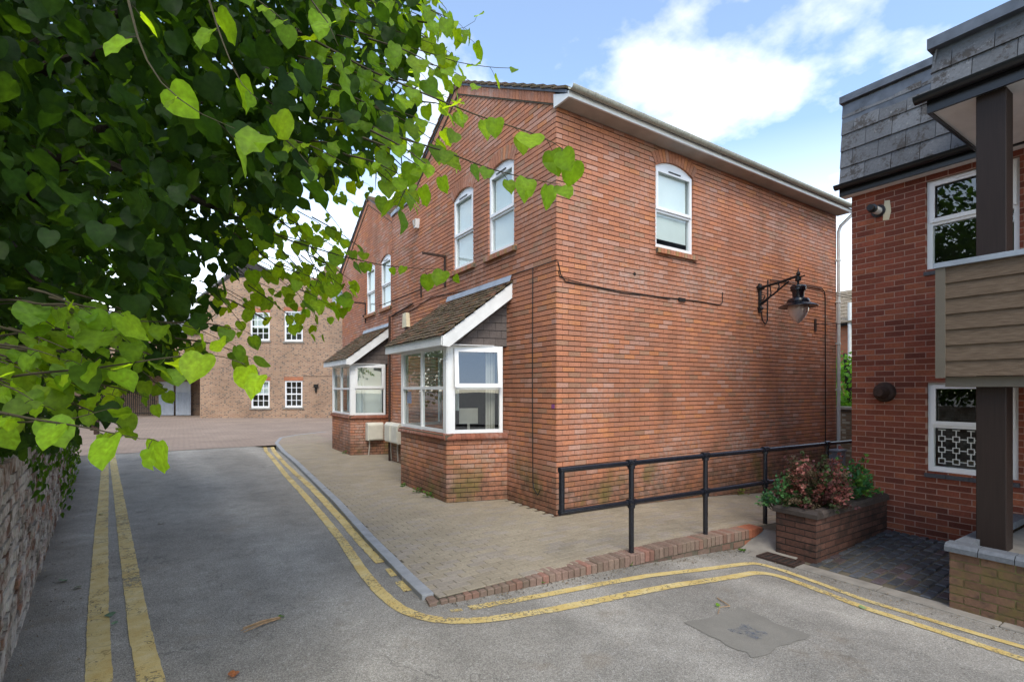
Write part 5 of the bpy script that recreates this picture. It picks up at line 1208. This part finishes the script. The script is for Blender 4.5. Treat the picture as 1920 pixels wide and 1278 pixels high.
# ------------------------------------------------------------------ foliage
LEAF = [(0, 0), (.16, -.07), (.33, -.05), (.46, .10), (.50, .30), (.45, .52), (.33, .72), (.17, .87), (0, 1.02), (-.17, .87), (-.33, .72), (-.45, .52), (-.50, .30), (-.46, .10), (-.33, -.05), (-.16, -.07)]
def leaf(mb, p, tip, nrm, s, c, fold=0.18):
    tip = tip.normalized(); w = tip.cross(nrm)
    if w.length < 1e-4: w = tip.cross(Vector((.3, .5, .8)))
    w.normalize(); n = w.cross(tip).normalized(); o = len(mb.v)
    cv = random.uniform(-.30, .14); wx = random.uniform(.78, 1.16); wv = random.uniform(.02, .09); sk = random.uniform(-.10, .10)
    for x, y in LEAF:
        x = x * wx + sk * y * (1 - y); y = y * (1 + random.uniform(-.03, .03))
        q = p + w * (x * s) + tip * (y * s) + n * ((fold * abs(x) + cv * y * y + wv * math.sin(9 * y + 5 * x)) * s); mb.v.append(tuple(q)); mb.c.append(tuple(ch * (1.06 if (len(mb.v) - o) % 2 else .93) for ch in c))
    q = p + tip * (.45 * s) + n * (cv * .2 * s); mb.v.append(tuple(q)); mb.c.append((c[0] * 1.25, c[1] * 1.2, c[2] * 1.1))
    k = len(LEAF)
    mb.f += [(o + i, o + (i + 1) % k, o + k) for i in range(k)]
def leaf6(mb, p, tip, nrm, s, c):
    tip = tip.normalized(); w = tip.cross(nrm)
    if w.length < 1e-4: w = tip.cross(Vector((.3, .5, .8)))
    w.normalize(); n = w.cross(tip).normalized(); o = len(mb.v)
    for x, y, z in ((0, 0, 0), (.42, .05, .1), (.5, .42, .12), (.24, .8, 0), (0, 1.0, -.12), (-.24, .8, 0), (-.5, .42, .12), (-.42, .05, .1)):
        mb.v.append(tuple(p + w * (x * s) + tip * (y * s) + n * (z * s))); mb.c.append(c)
    mb.f += [(o, o + 1, o + 2), (o, o + 2, o + 3), (o, o + 3, o + 4), (o, o + 4, o + 5), (o, o + 5, o + 6), (o, o + 6, o + 7)]
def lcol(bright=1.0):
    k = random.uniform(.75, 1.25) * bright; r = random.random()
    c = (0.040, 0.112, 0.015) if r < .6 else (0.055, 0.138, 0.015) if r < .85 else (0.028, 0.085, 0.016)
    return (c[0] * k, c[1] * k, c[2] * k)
tree = thing('lime_tree', 'large lime tree with heart-shaped leaves overhanging the lane', 'tree')
wood = MB(); cand = []            # cand: (position, tip, normal, size, colour)
RNG = random.Random(11)
def rv(k=1.0): return Vector((RNG.uniform(-k, k), RNG.uniform(-k, k), RNG.uniform(-k, k)))
def spray(path, size, step, r0=0.006, droop=0.75, bright=1.0, jitter=.5, face=0.0):
    """a twig with alternate leaves on stalks along a path"""
    P = [Vector(p) for p in path]; Q = [P[0]]
    for a, b in zip(P, P[1:]):
        n = max(1, int((b - a).length / .03)); Q += [a.lerp(b, k / n) for k in range(1, n + 1)]
    for _ in range(3): Q = [Q[0]] + [(Q[i - 1] + Q[i] * 2 + Q[i + 1]) / 4 for i in range(1, len(Q) - 1)] + [Q[-1]]
    n = len(Q); wood.tube(Q[::2] if n > 4 else Q, [r0 * (1 - .8 * i / max(1, len(Q[::2] if n > 4 else Q) - 1)) for i in range(len(Q[::2] if n > 4 else Q))], 5)
    acc = 0; sd = 1
    for i in range(1, n):
        acc += (Q[i] - Q[i - 1]).length
        if acc >= step * RNG.uniform(.8, 1.2) or i == n - 1:
            acc = 0; sd = -sd; d = (Q[i] - Q[i - 1]).normalized(); side = d.cross(Vector((0, 0, 1)))
            if side.length < .1: side = Vector((1, 0, 0))
            side.normalize()
            out = (d * .55 + side * sd * .8 + Vector((0, 0, -.25)) + rv(.25)).normalized()
            st = Q[i] + out * size * RNG.uniform(.35, .6); wood.tube([Q[i], (Q[i] + st) / 2 + Vector((0, 0, .004)), st], .0011, 3)
            tp = (out * .6 + Vector((0, 0, -droop)) + rv(jitter)).normalized()
            nm = (Vector((0, 0, 1)) * .8 + side * sd * .3 + rv(.6) - face * Vector((FW[0], FW[1], 0)))
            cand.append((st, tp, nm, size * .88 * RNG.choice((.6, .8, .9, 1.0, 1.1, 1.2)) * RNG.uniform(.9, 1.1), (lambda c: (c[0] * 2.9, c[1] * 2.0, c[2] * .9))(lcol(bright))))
def A(*L): return [at(px, py, Z) for px, py, Z in L]
# the long twigs that hang out over the lane
spray(A((560, 60, 2.5), (691, 131, 2.15), (793, 175, 1.95), (898, 218, 1.85), (962, 238, 1.8), (1026, 259, 1.75), (1062, 284, 1.72)), .088, .07, .007, face=1.2)
spray(A((640, 215, 2.3), (760, 262, 2.1), (838, 285, 2.0), (909, 314, 1.95), (984, 334, 1.9), (1046, 345, 1.88)), .086, .065, .006, face=1.2)
spray(A((560, 20, 2.9), (700, 70, 2.6), (790, 95, 2.5), (860, 118, 2.45), (930, 128, 2.4), (958, 128, 2.4)), .08, .075, .006, face=.6)
spray(A((620, -20, 3.2), (720, 20, 3.0), (800, 40, 2.9), (860, 60, 2.9), (890, 40, 2.9)), .08, .08, .005, face=.5)
spray(A((430, 400, 2.9), (540, 450, 2.7), (640, 480, 2.6), (720, 498, 2.5), (790, 504, 2.45), (838, 504, 2.4)), .085, .085, .006, face=.6)
spray(A((430, 430, 3.2), (520, 500, 3.0), (590, 520, 2.9), (650, 570, 2.8)), .085, .085, .006, face=.6)
spray(A((480, 380, 3.4), (560, 440, 3.3), (600, 520, 3.2), (560, 600, 3.2)), .085, .09, .006, face=.6)
spray(A((-60, 720, 1.7), (60, 700, 1.62), (180, 690, 1.58), (300, 672, 1.55), (400, 660, 1.6), (480, 690, 1.6)), .094, .09, .006, droop=.45, face=.7, bright=1.25)
spray(A((-60, 640, 2.0), (60, 620, 1.9), (180, 610, 1.85), (280, 600, 1.85), (360, 610, 1.9), (420, 640, 1.9)), .09, .085, .006, droop=.5, face=.6, bright=1.1)
spray(A((-60, 760, 1.5), (60, 785, 1.42), (160, 800, 1.38), (240, 818, 1.36), (285, 826, 1.35)), .088, .085, .006, droop=.9, face=.7, bright=1.15)
spray(A((-60, 800, 1.6), (40, 790, 1.5), (120, 790, 1.5), (190, 770, 1.5)), .085, .085, .006, droop=.8, face=.6)
spray(A((225, -60, 1.15), (248, 30, 1.12), (262, 90, 1.1), (300, 160, 1.08), (375, 213, 1.06), (432, 248, 1.05), (480, 251, 1.05)), .078, .085, .0032, droop=.5, face=1.0, bright=1.2)
spray(A((380, -40, 1.6), (410, 60, 1.55), (450, 160, 1.5), (500, 200, 1.5)), .085, .10, .004, face=.2)
spray(A((540, -60, 1.5), (590, 10, 1.5), (630, 60, 1.5), (640, 110, 1.5)), .085, .09, .004, face=.9, bright=1.15)
spray(A((500, 600, 3.6), (430, 560, 3.5), (330, 540, 3.4), (250, 500, 3.3)), .085, .08, .006, face=.5)
for _ in range(95):                               # loose outer sprays along the crown's edge
    x0, y0, Z = RNG.uniform(430, 790), RNG.uniform(-60, 320), RNG.uniform(2.0, 3.8)
    lim = interp(y0, [(-40, 850), (60, 900), (150, 890), (240, 860), (320, 740)])
    L = RNG.uniform(60, 190); x1 = min(x0 + L, lim - RNG.uniform(0, 60)); y1 = y0 + RNG.uniform(20, 90)
    spray(A((x0, y0, Z), ((x0 + x1) / 2, (y0 + y1) / 2 - 8, Z - .08), (x1, y1, Z - .15)), RNG.uniform(.07, .09), .07, .005, face=.5)
for _ in range(60):                               # thin ends below, sky between them
    x0, y0, Z = RNG.uniform(360, 600), RNG.uniform(330, 540), RNG.uniform(2.6, 4.4)
    x1, y1 = x0 + RNG.uniform(30, 120), y0 + RNG.uniform(20, 100)
    spray(A((x0, y0, Z), ((x0 + x1) / 2, (y0 + y1) / 2 - 5, Z - .05), (x1, y1, Z - .1)), RNG.uniform(.07, .09), .085, .004, face=.5)
for _ in range(60):                               # low sprays over the wall
    x0, y0, Z = RNG.uniform(-80, 330), RNG.uniform(540, 790), RNG.uniform(1.45, 2.6)
    x1, y1 = x0 + RNG.uniform(60, 170), y0 + RNG.uniform(0, 60)
    if x1 > interp(y1, [(560, 520), (680, 470), (720, 330), (800, 280), (850, 200)]): continue
    spray(A((x0, y0, Z), ((x0 + x1) / 2, (y0 + y1) / 2 - 8, Z - .04), (x1, y1, Z - .06)), RNG.uniform(.075, .095), .075, .005, droop=.6, face=.5, bright=RNG.uniform(.6, 1.1))
nspray = len(cand)
# trunk, limbs and the dense crown they carry
TB = Vector((-6.75, 0.6, -.3))
trunk = MB(); trunk.tube([TB, TB + Vector((.05, 0, 1.2)), TB + Vector((.15, .1, 2.4)), TB + Vector((.1, .3, 4.0)), TB + Vector((-.1, .5, 6.0)), TB + Vector((-.1, .6, 9.0))], [.34, .28, .25, .2, .15, .06], 12)
trunk.build('trunk', 'bark', tree, smooth=True)
limbs = MB()
for (px, py, Z), r in (((560, 60, 2.5), .03), ((430, 400, 2.9), .03), ((-20, 720, 1.7), .022), ((300, 0, 2.6), .03), ((200, 420, 3.6), .04), ((480, 330, 3.6), .03), ((100, 560, 2.8), .03), ((420, 180, 4.2), .04)):
    e = at(px, py, Z); s = TB + Vector((.12, .1, RNG.uniform(2.4, 3.8))); mpt = (s + e) / 2 + Vector((0, 0, .45))
    limbs.tube([s, s.lerp(mpt, .5) + Vector((0, 0, .12)), mpt, mpt.lerp(e, .5) + Vector((0, 0, .08)), e], [r * 2.4, r * 2, r * 1.5, r, r * .5], 7)
limbs.build('limb', 'bark', tree, smooth=True)
def inside(px, py):                               # the crown's outline as it hangs over the lane
    lim = interp(py, [(-300, 900), (-60, 790), (60, 800), (160, 800), (260, 770), (330, 660), (380, 570), (440, 520), (520, 450), (600, 420), (660, 400), (720, 270), (780, 220), (830, 150), (850, 40), (870, -100)])
    return px < lim
crown = []
tries = 0
while len(crown) < 21000 and tries < 400000:
    tries += 1
    px = RNG.uniform(-560, 800); py = RNG.uniform(-300, 850); Z = 1.5 + (5.2 if px < 240 else 2.4) * RNG.random() ** .75
    if not inside(px + RNG.uniform(-25, 25) + 30, py): continue
    if Z < 2.3 and (px > 330 or py > 560) and RNG.random() < .8: continue
    if px > 560 and RNG.random() < .45: continue
    if px > 330 and py > 380 and RNG.random() < .55: continue
    p = at(px, py, Z)
    if p.z < .75: continue
    if p.x > -3.0 and p.z < 2.0: continue
    crown.append(p)
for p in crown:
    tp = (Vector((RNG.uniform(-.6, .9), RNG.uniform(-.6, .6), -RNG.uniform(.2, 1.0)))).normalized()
    cand.append((p, tp, Vector((RNG.uniform(-.7, .7), RNG.uniform(-.7, .7), 1)), RNG.uniform(.058, .09), lcol(.40)))  # shade of the dense crown put into the leaf colour, darker than the sprays
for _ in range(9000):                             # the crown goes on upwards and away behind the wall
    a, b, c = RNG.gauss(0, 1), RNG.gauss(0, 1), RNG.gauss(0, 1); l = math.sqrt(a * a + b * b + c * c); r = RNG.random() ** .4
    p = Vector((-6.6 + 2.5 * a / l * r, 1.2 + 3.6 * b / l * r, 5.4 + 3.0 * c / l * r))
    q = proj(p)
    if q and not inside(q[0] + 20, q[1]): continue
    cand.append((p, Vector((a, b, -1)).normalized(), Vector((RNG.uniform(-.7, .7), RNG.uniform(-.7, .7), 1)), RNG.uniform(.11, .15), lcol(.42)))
for (cx, cy, cz), (ra, rb_, rc_), nn in (((-7.9, -3.6, 4.8), (1.9, 4.6, 2.0), 5500), ((-7.8, -1.6, 3.2), (1.7, 5.4, 2.0), 6000)):  # unseen leaf masses added beside and behind the view to block sky light
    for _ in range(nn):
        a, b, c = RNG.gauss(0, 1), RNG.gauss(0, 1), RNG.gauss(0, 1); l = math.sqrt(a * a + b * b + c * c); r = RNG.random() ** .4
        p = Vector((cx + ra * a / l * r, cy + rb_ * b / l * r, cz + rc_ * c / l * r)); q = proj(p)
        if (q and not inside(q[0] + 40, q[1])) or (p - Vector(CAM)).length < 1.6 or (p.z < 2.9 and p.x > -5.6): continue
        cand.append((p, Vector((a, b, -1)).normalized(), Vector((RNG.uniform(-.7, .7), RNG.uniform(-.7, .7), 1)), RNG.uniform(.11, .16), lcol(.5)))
vis = []
for i, (p, tp, nm, s, c) in enumerate(cand):
    q = proj(p)
    vis.append(((s / q[2]) if q and -20 < q[0] < 1920 and -20 < q[1] < 1278 else 0, i))
# the hanging sprays come first: they are the leaves one can tell apart
pick = set(i for s_, i in sorted(((v, i) for v, i in vis if i < nspray and v > 0), reverse=True)[:300])
rest = MB()
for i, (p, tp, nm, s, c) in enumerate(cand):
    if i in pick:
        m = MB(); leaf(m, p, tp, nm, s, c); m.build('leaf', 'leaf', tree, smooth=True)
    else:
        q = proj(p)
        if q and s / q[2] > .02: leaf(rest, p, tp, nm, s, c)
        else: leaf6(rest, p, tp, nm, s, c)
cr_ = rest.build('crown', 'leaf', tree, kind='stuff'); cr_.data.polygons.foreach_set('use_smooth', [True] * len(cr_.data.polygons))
wood.build('twigs', 'twig_bark', tree, kind='stuff')
# a second lime further along behind the wall
def bgtree(name, lab, x, y, h, rx, rz, n, bright, gcol, size=.11, keep=None):
    t = thing(name, lab, 'tree'); m = MB(); m.tube([(x, y, -.3), (x + .1, y, h * .4), (x, y + .2, h)], [.25, .18, .05], 10); m.build('trunk', 'bark', t, smooth=True)
    m = MB(); L = []
    for _ in range(40): a = rv(1).normalized(); L.append(Vector((x + a.x * rx * .75, y + a.y * rx * .75, h * .62 + a.z * rz * .8)))
    for _ in range(n):
        c = RNG.choice(L); p = c + Vector((RNG.gauss(0, rx * .2), RNG.gauss(0, rx * .2), RNG.gauss(0, rz * .17)))
        if p.z < .5: continue
        q = proj(p)
        if keep and q and not keep(q[0], q[1]): continue
        k = RNG.uniform(.7, 1.3) * bright; leaf6(m, p, Vector((RNG.uniform(-1, 1), RNG.uniform(-1, 1), -.7)), Vector((RNG.uniform(-.7, .7), RNG.uniform(-.7, .7), 1)), size * RNG.uniform(.8, 1.3), (gcol[0] * k, gcol[1] * k, gcol[2] * k))
    m.build('crown', 'leaf', t)
bgtree('lime_tree', 'lime tree growing behind the far end of the old wall', -7.5, 6.6, 5.8, 2.2, 2.6, 6500, 1.25, (0.06, 0.15, 0.022), keep=lambda px, py: px < interp(py, [(0, 380), (430, 400), (560, 470), (640, 450), (720, 330), (800, 150)]))
bgtree('garden_tree', 'leafy tree beyond the yard behind the railings', -12.5, 24, 8.0, 4.0, 3.6, 6000, 1.0, (0.05, 0.13, 0.02), .2)
bgtree('alley_bush', 'green bush above the garden wall in the alley gap', 14.4, 2.3, 3.0, 1.1, 1.1, 2600, 1.2, (0.06, 0.15, 0.03), .10)

# ---- ivy at the end of the old wall
iv = thing('ivy', 'ivy trailing over the far end of the old wall', 'climber'); m = MB()
for _ in range(900):
    u = RNG.uniform(5.5, 15.4); v = RNG.uniform(.1, 1.45) if u > 9 else RNG.uniform(.9, 1.45)
    if RNG.random() > .3 + .7 * math.exp(-((u - 11.5) / 2.4) ** 2): continue
    leaf6(m, fO.P(u, v, RNG.uniform(.01, .12)), Vector((RNG.uniform(-.4, .4), RNG.uniform(-.4, .4), -1)), fO.n + rv(.5), RNG.uniform(.05, .09), lcol(.8))
m.build('leaves', 'leaf', iv, kind='stuff')

# ---- shrub in the planter
def shrub(name, lab, cen, rad, cols, n, size, sprigs):
    t = thing(name, lab, 'shrub'); m = MB(); st = MB()
    for _ in range(sprigs):
        a = RNG.uniform(0, 2 * math.pi); e = RNG.uniform(.15, 1.0); r = RNG.uniform(.55, 1.0)
        tip = Vector((cen[0] + rad[0] * r * math.cos(a) * (1 - .45 * e), cen[1] + rad[1] * r * math.sin(a) * (1 - .45 * e), cen[2] + rad[2] * (e * 1.1 - .12) * RNG.uniform(.75, 1.05)))
        b = Vector((cen[0] + .35 * (tip.x - cen[0]), cen[1] + .35 * (tip.y - cen[1]), cen[2] - .02)); mid_ = (b + tip) / 2 + Vector((0, 0, .05))
        st.tube([b, mid_, tip], [.006, .004, .002], 4)
        cc = RNG.choice(cols)
        for k in range(n):
            f = RNG.uniform(.25, 1.05); p = (b.lerp(mid_, min(1, f * 2)) if f < .5 else mid_.lerp(tip, (f - .5) * 2)) + rv(.035)
            kk = RNG.uniform(.6, 1.35); leaf6(m, p, (tip - b).normalized() + rv(.9), Vector((0, 0, 1)) + rv(.7), size * RNG.uniform(.7, 1.3), (cc[0] * kk, cc[1] * kk, cc[2] * kk))
    m.build('leaves', 'shrub_leaf', t, kind='stuff'); st.build('stems', 'twig_bark', t)
shrub('barberry_shrub', 'purple-red barberry shrub with pink tips in the brick planter', (2.10, -2.44, .36), (.66, .50, .64), [(0.16, 0.055, 0.05), (0.11, 0.045, 0.045), (0.22, 0.075, 0.06), (0.075, 0.05, 0.035), (0.34, 0.14, 0.12), (0.05, 0.075, 0.03), (0.06, 0.10, 0.035), (0.10, 0.075, 0.045)], 30, .034, 200)
shrub('green_shrub', 'bright green leafy shrub at the wall end of the planter', (2.95, -2.52, .36), (.5, .34, .52), [(0.07, 0.22, 0.06), (0.08, 0.25, 0.06), (0.05, 0.16, 0.055), (0.12, 0.25, 0.04)], 20, .045, 34)
shrub('green_sprig', 'small blue-green sprig leaning over the railing post', (1.72, -2.22, .32), (.26, .30, .42), [(0.05, 0.15, 0.06), (0.07, 0.17, 0.05)], 18, .034, 26)
# ---- weeds at the foot of walls
def weed(x, y, s, lab, z=None, hue=(0.08, 0.17, 0.025)):
    t = thing('weed', lab, 'weed', group='weeds in the joints'); m = MB(); z = zp(x) if z is None else z
    for _ in range(int(26 * s / .1)):
        a = RNG.uniform(0, 6.28); r = RNG.uniform(0, s * .7); p = Vector((x + r * math.cos(a), y + r * math.sin(a), z + RNG.uniform(0, s * .7))); k = RNG.uniform(.6, 1.3)
        leaf6(m, p, Vector((math.cos(a), math.sin(a), RNG.uniform(0, 1.2))), Vector((0, 0, 1)) + rv(.5), RNG.uniform(.02, .05), (hue[0] * k, hue[1] * k, hue[2] * k))
    m.build('leaves', 'shrub_leaf', t, kind='stuff')
weed(-1.0, 2.55, .12, 'leafy weed at the middle of the nearest bay plinth')
weed(-1.02, 2.05, .13, 'tallest weed at the nearest bay plinth, by its corner')
weed(-1.0, 3.2, .08, 'small weed at the far end of the nearest bay plinth')
weed(.18, -.05, .055, 'little weed at the house corner behind the railing end')
weed(4.3, -.12, .16, 'yellowish grass tuft at the side wall behind the shrub', None, (0.16, 0.20, 0.03))
weed(.1, 6.1, .12, 'weed patch under the two joined meter boxes')
weed(-.66, 8.6, .10, 'weed at the corner of the further bay plinth')
for i, (px, py, lb) in enumerate(((1180, 1060, 'tiny weed at the retaining wall foot below the first post'), (1020, 1092, 'tiny weed at the retaining wall foot left of the posts'), (1392, 1035, 'tiny weed at the tall end of the retaining wall'), (1548, 1058, 'tiny weed at the planter corner'))):
    g = gpt(px, py); weed(g.x, g.y, .035, lb, g.z + .005)
# ---- twigs and fallen leaves on the road
nb = thing('neighbouring_building', 'brown brick building behind the lime trees left of the lane', 'building')
m = MB(); m.box((-20, 9, -.3), (-12.5, 26, 6.5)); m.build('wall', 'yard_wall_brick', nb); m = MB(); m.prism([(-20.3, 8.7, 6.5), (-12.2, 8.7, 6.5), (-16.2, 8.7, 9.5)], (0, 17.6, 0)); m.build('roof', 'roof_far', nb)
tw = thing('fallen_twig', 'dry split twig lying on the lane', 'twig'); a, b = gpt(452, 1190), gpt(524, 1160); m = MB()
for k in range(4):
    o_ = Vector((RNG.uniform(-.01, .01), RNG.uniform(-.015, .015), .018 + .006 * k)); m.tube([a + o_ * 1.5, a.lerp(b, .5) + o_ + Vector((0, 0, .01)), b + o_ * .5], [.003, .007, .005], 5)
m.build('stem', 'dead_wood', tw); m = MB(); leaf(m, b + Vector((0, 0, .02)), (b - a), Vector((0, 0, 1)), .05, (.08, .16, .05)); m.build('leaf', 'leaf', tw)
tw = thing('fallen_twig', 'thin forked twig with one green leaf by the square patch', 'twig'); a, b = gpt(1345, 1122), gpt(1368, 1138); m = MB(); m.tube([a + Vector((0, 0, .01)), b + Vector((0, 0, .015))], .005, 5); m.tube([b + Vector((0, 0, .012)), gpt(1350, 1140) + Vector((0, 0, .012)), gpt(1346, 1152) + Vector((0, 0, .01))], .003, 5); m.build('stem', 'dead_wood', tw); m = MB(); leaf(m, gpt(1347, 1138) + Vector((0, 0, .012)), Vector((.3, .6, .5)), Vector((0, 0, 1)), .035, (.12, .25, .04)); m.build('leaf', 'leaf', tw)
for px, py, s, c, lb in ((118, 1089, .07, (.10, .17, .09), 'green fallen leaf near the wall, left of the yellow lines'), (152, 1102, .06, (.16, .18, .12), 'pale fallen leaf touching the outer yellow line'), (213, 1155, .07, (.12, .20, .12), 'larger green fallen leaf between the two left yellow lines'), (216, 1172, .045, (.14, .24, .14), 'smaller green fallen leaf between the two left yellow lines'), (297, 983, .07, (.30, .29, .27), 'pale grey fallen leaf in the middle of the lane'), (430, 1270, .06, (.35, .13, .05), 'orange-brown fallen leaf at the bottom of the lane'), (1612, 1140, .06, (.22, .32, .16), 'light green fallen leaf on the right yellow lines'), (193, 965, .06, (.30, .33, .12), 'yellowish fallen leaf on the far left yellow line')):
    g = gpt(px, py); m = MB(); leaf(m, g + Vector((0, 0, .018)), Vector((RNG.uniform(-1, 1), RNG.uniform(-1, 1), 0)), Vector((RNG.uniform(-.3, .3), RNG.uniform(-.3, .3), 1)), s, c, .1); tag(m.build('fallen_leaf', 'shrub_leaf'), lb, 'leaf', 'fallen leaves on the lane')
# litter of crumbs and grit in the gutters
lt = MB()
for _ in range(1000):
    r = RNG.random()
    if r < .4: x = RNG.uniform(-2.5, 1.5); y = interp(x, RW) - abs(RNG.gauss(0, .10)) - .01
    elif r < .6: y = RNG.uniform(-1.6, 4); x = kx(y) - .01 - abs(RNG.gauss(0, .07))
    elif r < .8: x = 1.32 - abs(RNG.gauss(0, .15)); y = RNG.uniform(-4.8, -2.2)
    else: y = RNG.uniform(-2.5, 6); x = -5.0 - .1 * (y + 4.6) * .98 + abs(RNG.gauss(0, .22))
    k = RNG.uniform(.5, 1.5); c = RNG.choice([(.16, .11, .06), (.07, .055, .04), (.24, .19, .12), (.10, .09, .07)]); leaf6(lt, Vector((x, y, zr(x, y) + .009)), Vector((RNG.uniform(-1, 1), RNG.uniform(-1, 1), .1)), Vector((0, 0, 1)) + rv(.3), RNG.uniform(.006, .018), (c[0] * k, c[1] * k, c[2] * k))
lt.build('leaf_litter', 'shrub_leaf', None, kind='stuff', label='brown leaf litter and grit along the gutters', category='litter')
